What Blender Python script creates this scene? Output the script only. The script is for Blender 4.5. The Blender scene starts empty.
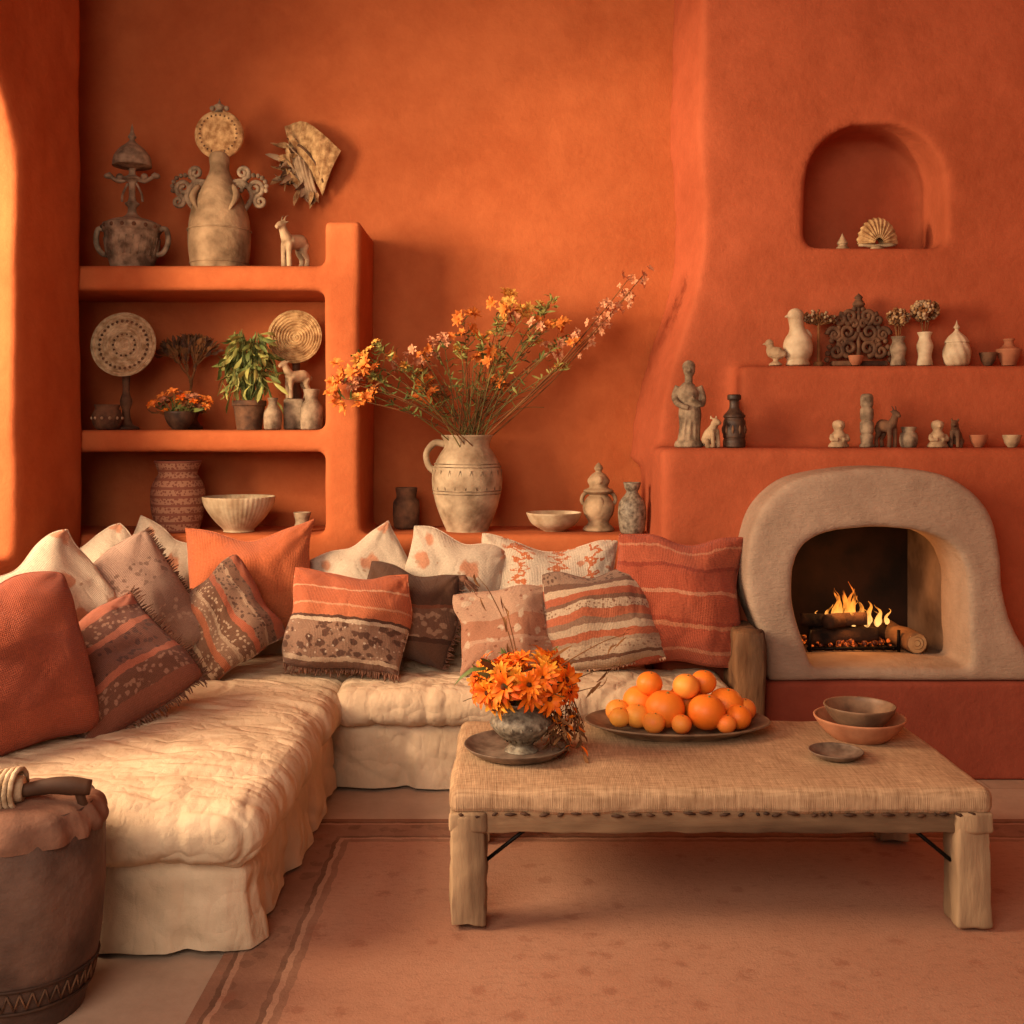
import bpy, math, random
from mathutils import Vector, Matrix, noise, Euler
R = random.Random(7)
pi = math.pi
scene = bpy.context.scene
try:
    scene.view_settings.view_transform = 'Standard'
    scene.view_settings.look = 'None'
except Exception: pass

# ------------------------------------------------------------------ materials
def lin(c):
    return tuple(((x/255)/12.92 if x/255 <= .04045 else ((x/255+.055)/1.055)**2.4) for x in c)+(1,)
def newmat(name):
    m = bpy.data.materials.new(name); m.use_nodes = True
    nt = m.node_tree; b = nt.nodes['Principled BSDF']
    return m, nt, b
def nd(nt, t, **k):
    n = nt.nodes.new(t)
    for a, v in k.items():
        if a in n.inputs.keys(): n.inputs[a].default_value = v
        else: setattr(n, a, v)
    return n
def mathn(nt, op, a, b=None):
    n = nt.nodes.new('ShaderNodeMath'); n.operation = op
    for i, v in enumerate((a, b)):
        if v is None: continue
        if isinstance(v, (int, float)): n.inputs[i].default_value = v
        else: nt.links.new(v, n.inputs[i])
    return n.outputs[0]
def mixc(nt, f, a, b, mode='MIX'):
    n = nt.nodes.new('ShaderNodeMix'); n.data_type = 'RGBA'; n.blend_type = mode
    if isinstance(f, (int, float)): n.inputs[0].default_value = f
    else: nt.links.new(f, n.inputs[0])
    for i, v in ((6, a), (7, b)):
        if isinstance(v, tuple): n.inputs[i].default_value = v
        else: nt.links.new(v, n.inputs[i])
    return n.outputs[2]
def coords(nt, kind, sc=(1, 1, 1)):
    t = nd(nt, 'ShaderNodeTexCoord'); mp = nd(nt, 'ShaderNodeMapping')
    mp.inputs['Scale'].default_value = sc
    nt.links.new(t.outputs[kind], mp.inputs['Vector']); return mp.outputs[0]
def noisen(nt, vec, scale, detail=4, rough=.55):
    n = nd(nt, 'ShaderNodeTexNoise'); n.inputs['Scale'].default_value = scale
    n.inputs['Detail'].default_value = detail; n.inputs['Roughness'].default_value = rough
    nt.links.new(vec, n.inputs['Vector']); return n.outputs['Fac']
def ridge(nt, vec, scale, k=9, detail=2):
    n = noisen(nt, vec, scale, detail, .5)
    a = mathn(nt, 'MULTIPLY', mathn(nt, 'ABSOLUTE', mathn(nt, 'SUBTRACT', n, .5)), k)
    return mathn(nt, 'SUBTRACT', 1.0, mathn(nt, 'MINIMUM', a, 1.0))
def ramp(nt, fac, stops, interp='LINEAR'):
    r = nd(nt, 'ShaderNodeValToRGB'); r.color_ramp.interpolation = interp
    e = r.color_ramp.elements
    e[0].position = stops[0][0]; e[0].color = stops[0][1]
    e[1].position = stops[-1][0]; e[1].color = stops[-1][1]
    for p, c in stops[1:-1]:
        x = e.new(p); x.color = c
    nt.links.new(fac, r.inputs[0]); return r.outputs[0]
def bumpn(nt, b, h, strength, dist=.01):
    n = nd(nt, 'ShaderNodeBump'); n.inputs['Strength'].default_value = strength
    n.inputs['Distance'].default_value = dist
    nt.links.new(h, n.inputs['Height']); nt.links.new(n.outputs[0], b.inputs['Normal'])
def mat(name, c1, c2=None, scale=8, rough=.85, bump=.3, bscale=60, sc=(1, 1, 1), metallic=0, lo=.35, hi=.65, dist=.004):
    m, nt, b = newmat(name)
    v = coords(nt, 'Object', sc)
    c2 = c2 or tuple(x*.72 for x in c1)
    f = noisen(nt, v, scale)
    col = ramp(nt, f, [(lo, lin(c1)), (hi, lin(c2))])
    nt.links.new(col, b.inputs['Base Color'])
    b.inputs['Roughness'].default_value = rough; b.inputs['Metallic'].default_value = metallic
    b.inputs['Specular IOR Level'].default_value = .3
    if bump: bumpn(nt, b, noisen(nt, v, bscale, 5), bump, dist)
    return m
def weave_height(nt, v, s):
    w1 = nd(nt, 'ShaderNodeTexWave'); w1.inputs['Scale'].default_value = s; w1.bands_direction = 'X'
    w2 = nd(nt, 'ShaderNodeTexWave'); w2.inputs['Scale'].default_value = s; w2.bands_direction = 'Y'
    for w in (w1, w2):
        w.inputs['Distortion'].default_value = .6; nt.links.new(v, w.inputs['Vector'])
    return mathn(nt, 'MULTIPLY', w1.outputs['Fac'], w2.outputs['Fac'])
def stripes(name, stops, motif=None, wob=.012, axis=1, s=26):
    """cushion cloth in UV space. stops: [(pos,rgb)], motif: [(lo,hi,rgb,scale,thr)]"""
    m, nt, b = newmat(name)
    v = coords(nt, 'UV')
    sx = nd(nt, 'ShaderNodeSeparateXYZ'); nt.links.new(v, sx.inputs[0])
    nz = noisen(nt, v, 14, 3)
    t = mathn(nt, 'ADD', sx.outputs[axis], mathn(nt, 'MULTIPLY', mathn(nt, 'SUBTRACT', nz, .5), wob*4))
    col = ramp(nt, t, [(p, lin(c)) for p, c in stops], 'CONSTANT')
    for lo, hi, c, scl, thr in (motif or []):
        k1 = mathn(nt, 'GREATER_THAN', t, lo); k2 = mathn(nt, 'LESS_THAN', t, hi)
        vo = nd(nt, 'ShaderNodeTexVoronoi'); vo.inputs['Scale'].default_value = scl
        nt.links.new(v, vo.inputs['Vector'])
        nn = noisen(nt, v, scl*1.3, 2)
        q = mathn(nt, 'ADD', vo.outputs['Distance'], mathn(nt, 'MULTIPLY', nn, .9))
        k3 = ramp(nt, q, [(thr+.16, (1, 1, 1, 1)), (thr+.24, (0, 0, 0, 1))])
        k = mathn(nt, 'MULTIPLY', mathn(nt, 'MULTIPLY', mathn(nt, 'MULTIPLY', k1, k2), k3), .85)
        col = mixc(nt, k, col, lin(c))
    f2 = noisen(nt, coords(nt, 'UV', (70, 14, 1)), 3, 5, .7)
    f3 = noisen(nt, coords(nt, 'UV', (10, 80, 1)), 3, 5, .7)
    ff = mathn(nt, 'MULTIPLY', mathn(nt, 'ADD', f2, f3), .5)
    col = mixc(nt, .6, col, ramp(nt, ff, [(.36, (.25, .22, .2, 1)), (.58, (1, 1, 1, 1))]), 'MULTIPLY')
    nt.links.new(col, b.inputs['Base Color'])
    b.inputs['Roughness'].default_value = .95
    b.inputs['Specular IOR Level'].default_value = .15
    b.inputs['Sheen Weight'].default_value = .1
    crk = mathn(nt, 'SUBTRACT', mathn(nt, 'MULTIPLY', noisen(nt, v, 4, 4, .6), 3.5), mathn(nt, 'MULTIPLY', ridge(nt, coords(nt, 'UV', (1.6, .9, 1)), 3, 9), .9))
    bumpn(nt, b, mathn(nt, 'ADD', mathn(nt, 'ADD', weave_height(nt, v, s), ff), crk), .65, .006)
    return m

def plaster(name, c1, c2, rough=.9, b1=.5, brush=0):
    m, nt, b = newmat(name)
    v = coords(nt, 'Object')
    f = noisen(nt, v, 1.5, 7, .62); g = noisen(nt, v, 9, 7, .7)
    col = ramp(nt, mathn(nt, 'ADD', mathn(nt, 'MULTIPLY', f, .65), mathn(nt, 'MULTIPLY', g, .35)), [(.38, lin(c1)), (.62, lin(c2))])
    nt.links.new(col, b.inputs['Base Color']); b.inputs['Roughness'].default_value = rough
    b.inputs['Specular IOR Level'].default_value = .2
    h = mathn(nt, 'ADD', mathn(nt, 'MULTIPLY', noisen(nt, v, 3.2, 5), 1.0), mathn(nt, 'MULTIPLY', noisen(nt, v, 32, 7, .7), .22))
    if brush: h = mathn(nt, 'ADD', h, mathn(nt, 'MULTIPLY', noisen(nt, coords(nt, 'Object', (5, 5, 18)), 4, 6, .7), brush))
    bumpn(nt, b, h, b1, .03)
    return m

m_wall = plaster('terracotta_plaster', (188, 103, 60), (168, 86, 47))
m_wall2 = plaster('terracotta_plaster_red', (180, 92, 60), (158, 77, 47))
m_base = plaster('red_plaster', (150, 74, 54), (130, 61, 44))
m_grey = plaster('grey_clay_plaster', (180, 152, 130), (152, 126, 106), b1=.6, brush=.35)
m_ceil = plaster('ceiling_plaster', (180, 110, 70), (165, 95, 60))

def floor_mat():
    m, nt, b = newmat('stone_floor')
    v = coords(nt, 'Object')
    br = nd(nt, 'ShaderNodeTexBrick'); br.inputs['Scale'].default_value = 1.0
    br.inputs['Color1'].default_value = lin((184, 154, 132)); br.inputs['Color2'].default_value = lin((176, 146, 124))
    br.inputs['Mortar'].default_value = lin((152, 124, 104)); br.inputs['Mortar Size'].default_value = .006
    br.inputs['Mortar Smooth'].default_value = 1
    br.inputs['Brick Width'].default_value = 1.3; br.inputs['Row Height'].default_value = 1.1
    nt.links.new(v, br.inputs['Vector'])
    col = mixc(nt, .6, br.outputs['Color'], ramp(nt, noisen(nt, v, 5, 8, .7), [(.3, (.55, .5, .46, 1)), (.7, (1, 1, 1, 1))]), 'MULTIPLY')
    nt.links.new(col, b.inputs['Base Color']); b.inputs['Roughness'].default_value = .6
    bumpn(nt, b, noisen(nt, v, 15, 6), .3, .01)
    return m
def rug_mat():
    m, nt, b = newmat('faded_rug')
    v = coords(nt, 'Object')
    s = nd(nt, 'ShaderNodeSeparateXYZ'); nt.links.new(v, s.inputs[0])
    nz = noisen(nt, v, 12, 4)
    ex = mathn(nt, 'SUBTRACT', RUGX, mathn(nt, 'ABSOLUTE', s.outputs[0]))
    ey = mathn(nt, 'SUBTRACT', RUGY, mathn(nt, 'ABSOLUTE', s.outputs[1]))
    e = mathn(nt, 'MINIMUM', ex, ey)
    e = mathn(nt, 'ADD', e, mathn(nt, 'MULTIPLY', mathn(nt, 'SUBTRACT', nz, .5), .03))
    field = lin((166, 118, 94)); dark = lin((106, 76, 60)); mid = lin((136, 98, 78)); pale = lin((168, 128, 104))
    col = ramp(nt, e, [(0, mid), (.03, dark), (.045, pale), (.06, mid), (.17, dark), (.185, pale), (.2, mid), (.225, field)], 'CONSTANT')
    vo = nd(nt, 'ShaderNodeTexVoronoi'); vo.inputs['Scale'].default_value = 13; nt.links.new(v, vo.inputs['Vector'])
    q = mathn(nt, 'LESS_THAN', mathn(nt, 'ADD', vo.outputs['Distance'], mathn(nt, 'MULTIPLY', noisen(nt, v, 30, 3), .6)), .62)
    inb = mathn(nt, 'MULTIPLY', mathn(nt, 'LESS_THAN', e, .17), mathn(nt, 'GREATER_THAN', e, .065))
    col = mixc(nt, mathn(nt, 'MULTIPLY', mathn(nt, 'MULTIPLY', q, inb), .6), col, dark)
    # patchy fading and sparse worn motif fragments
    big = noisen(nt, v, 2.2, 9, .75)
    col = mixc(nt, ramp(nt, big, [(.44, (0, 0, 0, 1)), (.66, (.5, .5, .5, 1))]), col, lin((176, 132, 108)))
    vo3 = nd(nt, 'ShaderNodeTexVoronoi'); vo3.inputs['Scale'].default_value = 9; nt.links.new(v, vo3.inputs['Vector'])
    mo = mathn(nt, 'ADD', vo3.outputs['Distance'], mathn(nt, 'MULTIPLY', noisen(nt, v, 45, 6, .85), 1.1))
    col = mixc(nt, ramp(nt, mo, [(.66, (.5, .5, .5, 1)), (.8, (0, 0, 0, 1))]), col, lin((136, 86, 66)))
    wear = noisen(nt, coords(nt, 'Object', (1, 2.2, 1)), 30, 9, .8)
    q2 = ramp(nt, wear, [(.5, (0, 0, 0, 1)), (.66, (.5, .5, .5, 1))])
    col = mixc(nt, q2, col, lin((128, 88, 70)))
    nt.links.new(col, b.inputs['Base Color']); b.inputs['Roughness'].default_value = 1
    b.inputs['Specular IOR Level'].default_value = .1
    bumpn(nt, b, noisen(nt, v, 160, 3), .5, .004)
    return m

def linen(name, c1, c2):
    m, nt, b = newmat(name)
    v = coords(nt, 'Object')
    col = ramp(nt, noisen(nt, v, 4, 6, .65), [(.35, lin(c1)), (.65, lin(c2))])
    nt.links.new(col, b.inputs['Base Color']); b.inputs['Roughness'].default_value = .95
    b.inputs['Specular IOR Level'].default_value = .15
    r1 = ridge(nt, coords(nt, 'Object', (.8, 1.4, 1)), 5, 10, 2); r2 = ridge(nt, coords(nt, 'Object', (1.3, 1, .6)), 12, 8, 2)
    h = mathn(nt, 'ADD', mathn(nt, 'MULTIPLY', noisen(nt, v, 7, 3, .5), .6), mathn(nt, 'MULTIPLY', noisen(nt, v, 260, 2), .06))
    h = mathn(nt, 'SUBTRACT', h, mathn(nt, 'ADD', mathn(nt, 'MULTIPLY', r1, .2), mathn(nt, 'MULTIPLY', r2, .08)))
    bumpn(nt, b, h, .7, .035)
    return m
m_linen = linen('cream_linen', (212, 184, 154), (194, 166, 136))

def burlap(name, c1, c2):
    m, nt, b = newmat(name)
    v = coords(nt, 'Object')
    n1 = noisen(nt, coords(nt, 'Object', (120, 12, 12)), 1.2, 4)
    n2 = noisen(nt, coords(nt, 'Object', (12, 120, 12)), 1.2, 4)
    f = mathn(nt, 'ADD', mathn(nt, 'MULTIPLY', n1, .5), mathn(nt, 'MULTIPLY', n2, .5))
    col = ramp(nt, f, [(.36, lin(c2)), (.62, lin(c1))])
    col = mixc(nt, .5, col, ramp(nt, noisen(nt, v, 3, 7, .7), [(.3, (.6, .55, .5, 1)), (.7, (1, 1, 1, 1))]), 'MULTIPLY')
    nt.links.new(col, b.inputs['Base Color']); b.inputs['Roughness'].default_value = .95
    b.inputs['Specular IOR Level'].default_value = .15
    bumpn(nt, b, mathn(nt, 'ADD', f, weave_height(nt, v, 60)), .45, .003)
    return m
m_burlap = burlap('woven_burlap', (206, 170, 134), (156, 122, 92))
m_wood = mat('weathered_wood', (178, 146, 112), (98, 72, 52), 6, .85, .9, 14, (1, 1, .18), dist=.012)
m_woodh = mat('weathered_wood_rail', (160, 126, 94), (84, 60, 42), 6, .85, .9, 14, (.14, 1, 1), dist=.012)
m_armw = mat('old_brown_wood', (130, 90, 58), (62, 38, 24), 7, .8, .9, 16, (1, 1, .2), dist=.012)
m_dkwood = mat('dark_wood', (80, 50, 32), (44, 26, 18), 7, .7, .6, 20, (1, 1, .3))
m_iron = mat('black_iron', (34, 28, 24), (20, 16, 14), 9, .5, .2, 30, metallic=.7)
m_black = mat('soot', (44, 26, 19), (22, 14, 11), 6, .95, .5, 20)
m_soot = mat('sooty_plaster', (168, 140, 116), (90, 70, 56), 2.4, .95, .4, 20)
m_log = mat('charred_bark', (84, 56, 38), (26, 18, 14), 9, .95, 1, 26, (1, 1, 1), dist=.01)
m_logend = mat('split_log', (160, 116, 76), (96, 64, 42), 9, .9, .8, 26)
m_logcut = mat('cut_log_end', (206, 166, 118), (170, 124, 80), 14, .9, .5, 40)
m_clay = mat('pale_clay', (190, 160, 126), (124, 98, 72), 11, .85, .6, 40, dist=.006)
m_clay2 = mat('stone_clay', (164, 140, 114), (88, 70, 54), 16, .9, .8, 46, dist=.006)
m_clayd = mat('brown_clay', (118, 82, 58), (66, 44, 32), 14, .8, .6, 40, dist=.006)
m_terra = mat('terracotta_clay', (176, 112, 80), (134, 80, 54), 9, .8, .4, 40)
m_cream = mat('cream_ceramic', (210, 188, 156), (160, 132, 102), 10, .65, .4, 40)
m_greyv = mat('speckled_ceramic', (154, 140, 120), (84, 70, 58), 46, .55, .5, 60)
m_dkcer = mat('dark_ceramic', (86, 62, 48), (46, 32, 26), 22, .5, .3, 50)
m_straw = mat('woven_straw', (204, 166, 116), (138, 98, 60), 30, .9, .8, 90)
m_stem = mat('green_stem', (128, 118, 62), (86, 78, 40), 9, .7, .2)
m_leaf = mat('plant_leaf', (116, 124, 62), (72, 84, 40), 14, .6, .2)
m_leafl = mat('pale_leaf', (172, 166, 92), (122, 120, 60), 14, .6, .2)
m_dry = mat('dry_stem', (140, 92, 52), (92, 58, 32), 10, .9, .3)
m_fo = mat('orange_petal', (246, 134, 24), (222, 88, 12), 20, .6, .15)
m_fy = mat('yellow_petal', (246, 172, 50), (232, 136, 30), 20, .6, .15)
m_po = mat('dried_orange_petal', (232, 140, 58), (206, 106, 40), 20, .7, .15)
m_py = mat('dried_yellow_petal', (230, 176, 86), (206, 142, 58), 20, .7, .15)
m_fp = mat('pink_petal', (226, 166, 124), (200, 126, 86), 20, .6, .15)
m_fc = mat('flower_centre', (96, 46, 16), (62, 30, 10), 40, .9, .5)
m_orange = mat('orange_peel', (244, 138, 46), (230, 110, 30), 3, .45, .4, 140, dist=.002)
m_apric = mat('apricot_skin', (246, 166, 68), (238, 118, 46), 6, .5, .15, 90, dist=.002)

class MB:
    def __init__(s): s.v = []; s.f = []; s.m = []; s.sm = []; s.uv = []; s.mats = []
    def mi(s, m):
        if m not in s.mats: s.mats.append(m)
        return s.mats.index(m)
    def add(s, vs, fs, m, smooth=True, uv=None, M=None):
        o = len(s.v); k = s.mi(m)
        for i, p in enumerate(vs):
            p = Vector(p)
            if M is not None: p = M @ p
            s.v.append(p); s.uv.append(uv[i] if uv else (0, 0))
        for f in fs:
            s.f.append([o+i for i in f]); s.m.append(k); s.sm.append(smooth)
        return s
    def obj(s, name, loc=(0, 0, 0), rz=0, scale=1, parent=None):
        me = bpy.data.meshes.new(name)
        me.from_pydata([tuple(p) for p in s.v], [], s.f)
        for m in s.mats: me.materials.append(m)
        me.polygons.foreach_set('material_index', s.m)
        me.polygons.foreach_set('use_smooth', s.sm)
        ul = me.uv_layers.new(name='UVMap')
        for l in me.loops: ul.data[l.index].uv = s.uv[l.vertex_index]
        me.update()
        o = bpy.data.objects.new(name, me); scene.collection.objects.link(o)
        o.location = loc; o.rotation_euler = (0, 0, rz); o.scale = (scale,)*3
        if parent: o.parent = parent
        return o

def catmull(pts, n=5):
    P = [Vector(p) for p in pts]; out = []
    for i in range(len(P)-1):
        p0 = P[i-1] if i else P[0]*2-P[1]; p1 = P[i]; p2 = P[i+1]; p3 = P[i+2] if i+2 < len(P) else P[-1]*2-P[-2]
        for k in range(n):
            t = k/n
            out.append(.5*((2*p1)+(p2-p0)*t+(2*p0-5*p1+4*p2-p3)*t*t+(3*p1-p0-3*p2+p3)*t**3))
    out.append(P[-1]); return out
def T(x, y, z): return Matrix.Translation((x, y, z))
def RX(a): return Matrix.Rotation(math.radians(a), 4, 'X')
def RY(a): return Matrix.Rotation(math.radians(a), 4, 'Y')
def RZ(a): return Matrix.Rotation(math.radians(a), 4, 'Z')
def lathe(mb, prof, m, M=None, seg=36, sm=4, rib=None):
    pr = catmull([(max(r, 0), z, 0) for r, z in prof], sm) if sm else [Vector((r, z, 0)) for r, z in prof]
    vs = []; fs = []; uv = []; n = len(pr)
    for i, p in enumerate(pr):
        for j in range(seg):
            a = 2*pi*j/seg; r = max(p.x, .0004)
            if rib: r *= rib(a, p.y)
            vs.append((r*math.cos(a), r*math.sin(a), p.y)); uv.append((j/seg, i/n))
    for i in range(n-1):
        for j in range(seg):
            k = (j+1) % seg
            fs.append((i*seg+j, i*seg+k, (i+1)*seg+k, (i+1)*seg+j))
    mb.add(vs, fs, m, True, uv, M); return mb
def tube(mb, pts, rad, m, M=None, seg=8, n=4, sm=True):
    if n > 1: P = catmull(pts, n)
    else: P = [Vector(p) for p in pts]
    k = len(P)
    if isinstance(rad, (int, float)): rr = [rad]*k
    else:
        rr = []
        for i in range(k):
            t = i/(k-1)*(len(rad)-1); a = min(int(t), len(rad)-2); rr.append(rad[a]+(rad[a+1]-rad[a])*(t-a))
    vs = []; fs = []; up = None
    for i, p in enumerate(P):
        d = (P[min(i+1, k-1)]-P[max(i-1, 0)])
        if d.length < 1e-9: d = Vector((0, 0, 1))
        d.normalize()
        if up is None:
            up = d.orthogonal().normalized()
        up = (up-d*up.dot(d))
        if up.length < 1e-6: up = d.orthogonal()
        up.normalize(); sd = d.cross(up)
        for j in range(seg):
            a = 2*pi*j/seg
            vs.append(p+(up*math.cos(a)+sd*math.sin(a))*rr[i])
    for i in range(k-1):
        for j in range(seg):
            q = (j+1) % seg
            fs.append((i*seg+j, i*seg+q, (i+1)*seg+q, (i+1)*seg+j))
    fs.append(tuple(range(seg-1, -1, -1))); fs.append(tuple((k-1)*seg+j for j in range(seg)))
    mb.add(vs, fs, m, sm, None, M)
def ell(mb, c, r, m, M=None, seg=16, rings=10, disp=None):
    if isinstance(r, (int, float)): r = (r, r, r)
    vs = []; fs = []
    for i in range(rings+1):
        a = pi*i/rings
        for j in range(seg):
            b = 2*pi*j/seg
            d = Vector((math.sin(a)*math.cos(b), math.sin(a)*math.sin(b), math.cos(a)))
            k = disp(d) if disp else 1
            vs.append((c[0]+r[0]*d.x*k, c[1]+r[1]*d.y*k, c[2]+r[2]*d.z*k))
    for i in range(rings):
        for j in range(seg):
            q = (j+1) % seg
            fs.append((i*seg+j, (i+1)*seg+j, (i+1)*seg+q, i*seg+q))
    mb.add(vs, fs, m, True, None, M)
def rbox(mb, c, h, r, m, n=(1, 1, 1), disp=None, M=None, z=3, uvf=None):
    c = Vector(c); ax = []
    for a in range(3):
        hh = h[a]; rr = min(r, hh*.999)
        L = [-hh+rr*(t/z) for t in range(z)]
        L += [-(hh-rr)+2*(hh-rr)*t/n[a] for t in range(n[a]+1)]
        L += [hh-rr+rr*(t/z) for t in range(1, z+1)]
        ax.append(L)
    idx = {}; vs = []; fs = []
    def vid(i, j, k):
        key = (i, j, k)
        if key in idx: return idx[key]
        p = Vector((ax[0][i], ax[1][j], ax[2][k]))
        q = Vector([max(-(h[a]-min(r, h[a]*.999)), min(h[a]-min(r, h[a]*.999), p[a])) for a in range(3)])
        d = (p-q)
        nn = d.normalized() if d.length > 1e-9 else Vector((0, 0, 1))
        w = q+nn*min(r, min(h)*.999) if d.length > 1e-9 else p
        w = w+c
        if disp: w = w+disp(w, nn)
        idx[key] = len(vs); vs.append(w); return idx[key]
    N = [len(a)-1 for a in ax]
    for j in range(N[1]):
        for k in range(N[2]):
            fs.append((vid(0, j, k), vid(0, j, k+1), vid(0, j+1, k+1), vid(0, j+1, k)))
            fs.append((vid(N[0], j, k), vid(N[0], j+1, k), vid(N[0], j+1, k+1), vid(N[0], j, k+1)))
    for i in range(N[0]):
        for k in range(N[2]):
            fs.append((vid(i, 0, k), vid(i+1, 0, k), vid(i+1, 0, k+1), vid(i, 0, k+1)))
            fs.append((vid(i, N[1], k), vid(i, N[1], k+1), vid(i+1, N[1], k+1), vid(i+1, N[1], k)))
    for i in range(N[0]):
        for j in range(N[1]):
            fs.append((vid(i, j, 0), vid(i, j+1, 0), vid(i+1, j+1, 0), vid(i+1, j, 0)))
            fs.append((vid(i, j, N[2]), vid(i+1, j, N[2]), vid(i+1, j+1, N[2]), vid(i, j+1, N[2])))
    mb.add(vs, fs, m, True, None, M)
def box(mb, x0, x1, y0, y1, z0, z1, m):
    vs = [(x, y, z) for x in (x0, x1) for y in (y0, y1) for z in (z0, z1)]
    mb.add(vs, [(0, 1, 3, 2), (4, 6, 7, 5), (0, 4, 5, 1), (2, 3, 7, 6), (0, 2, 6, 4), (1, 5, 7, 3)], m, False)
def prism(mb, poly, y0, y1, m, back=(0, 0)):
    """poly (x,z) counter-clockwise seen from -Y"""
    n = len(poly)
    vs = [(x, y0, z) for x, z in poly]+[(x+back[0], y1, z+back[1]) for x, z in poly]
    fs = [tuple(range(n)), tuple(range(2*n-1, n-1, -1))]
    for i in range(n):
        j = (i+1) % n; fs.append((j, i, n+i, n+j))
    mb.add(vs, fs, m, False)
def voxelize(o, vox, it, cutters=(), m=None, fac=.5, wob=0):
    def rm():
        q = o.modifiers.new('r', 'REMESH'); q.mode = 'VOXEL'; q.voxel_size = vox; q.use_smooth_shade = True
    rm()
    for c in cutters:
        b = o.modifiers.new('b', 'BOOLEAN'); b.operation = 'DIFFERENCE'; b.object = c; b.solver = 'EXACT'
    if cutters: rm()
    if it:
        s = o.modifiers.new('s', 'SMOOTH'); s.iterations = it; s.factor = fac
    dg = bpy.context.evaluated_depsgraph_get(); dg.update()
    me = bpy.data.meshes.new_from_object(o.evaluated_get(dg))
    me.name = o.name; o.modifiers.clear(); o.data = me
    if m is not None:
        me.materials.clear(); me.materials.append(m)
    for p in me.polygons: p.use_smooth = True; p.material_index = 0
    if wob:
        for v in me.vertices:
            c = v.co
            d = noise.noise_vector(c*2.2)*wob+noise.noise_vector(c*6.5+Vector((3, 1, 2)))*wob*.35
            v.co = c+Vector((d.x, d.y, d.z*(.35 if c.z > .05 else 0)))
        me.update()
    for c in cutters: bpy.data.objects.remove(c)
    return o

# ------------------------------------------------------------------ room shell
CH = 3.95
b = MB(); box(b, -2.6, 3.3, -.6, 5.9, -.1, 0, floor_mat()); b.obj('floor')
b = MB(); box(b, -2.6, 3.3, .8, 5.9, CH, CH+.1, m_ceil); b.obj('ceiling')
b = MB(); box(b, -2.6, 3.2, 5.6, 5.8, 0, CH, m_wall); b.obj('wall_back')
b = MB(); box(b, 3.0, 3.2, 1.5, 5.6, 0, CH, m_wall); b.obj('wall_right')

def archpoly(x0, x1, z0, z1, r, n=10, rb=.05):
    P = []
    for cx, cz, a0, rr in ((x1-rb, z0+rb, -90, rb), (x1-r, z1-r, 0, r), (x0+r, z1-r, 90, r), (x0+rb, z0+rb, 180, rb)):
        for i in range(n+1):
            a = math.radians(a0+90*i/n); P.append((cx+rr*math.cos(a), cz+rr*math.sin(a)))
    return P
# left wall with deep arched window; beyond it the shelf alcove is recessed
b = MB(); box(b, -2.44, -2.03, 1.4, 5.12, 0, CH, m_wall); box(b, -2.58, -2.24, 5.0, 5.61, 0, CH, m_wall); wl = b.obj('wall_left')
c = MB(); pl = archpoly(2.0, 4.42, .95, 3.02, .5)
n = len(pl)
c.add([(-2.8, y, z) for y, z in pl]+[(-1.8, y, z) for y, z in pl],
      [tuple(range(n-1, -1, -1)), tuple(range(n, 2*n))]+[(i, (i+1) % n, n+(i+1) % n, n+i) for i in range(n)], m_wall, False)
voxelize(wl, .028, 5, [c.obj('cut')], m=m_wall, wob=.012)

# ledge bench + built in shelf
b = MB()
box(b, -2.24, .80, 5.1, 5.61, .0, .965, m_wall)
box(b, -.885, -.715, 5.1, 5.61, .9, 2.45, m_wall)
box(b, -2.24, -.80, 5.1, 5.61, 2.12, 2.24, m_wall)
box(b, -2.24, -.80, 5.1, 5.61, 1.355, 1.46, m_wall)
o = b.obj('built_in_adobe_shelf'); voxelize(o, .0165, 7, m=m_wall, wob=.007)

# fireplace mass
b = MB()
box(b, .66, 3.0, 4.75, 5.61, 0, 1.38, m_wall2)
box(b, 1.055, 3.0, 4.99, 5.61, 1.3, 1.76, m_wall2)
prism(b, [(.69, 1.3), (3.0, 1.3), (3.0, CH), (.925, CH), (.91, 3.3), (.905, 2.9), (.93, 2.55), (.915, 2.3), (.88, 2.1), (.82, 1.93), (.76, 1.72), (.72, 1.52)], 5.18, 5.61, m_wall2, back=(-.09, 0))
o = b.obj('adobe_chimney_breast')
c = MB(); prism(c, archpoly(1.405, 2.085, 2.335, 2.93, .29, rb=.06), 5.0, 5.52, m_wall2)
c2 = MB(); box(c2, 1.14, 1.97, 4.5, 5.32, .40, 1.08, m_wall2)
voxelize(o, .021, 5, [c.obj('cut'), c2.obj('cut2')], m=m_wall2, wob=.009)
b = MB(); box(b, 1.045, 3.0, 4.5, 4.78, 0, .412, m_base)
o = b.obj('hearth_plinth'); voxelize(o, .02, 5, m=m_base, wob=.004)

# firebox lining
b = MB()
box(b, 1.17, 1.94, 4.80, 5.29, .43, .462, m_soot)
box(b, 1.15, 1.18, 4.80, 5.29, .46, 1.07, m_soot)
box(b, 1.93, 1.96, 4.80, 5.29, .46, 1.07, m_soot)
box(b, 1.15, 1.96, 5.27, 5.30, .43, 1.07, m_black)
box(b, 1.15, 1.96, 4.80, 5.29, 1.05, 1.075, m_black)
b.obj('firebox')

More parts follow.
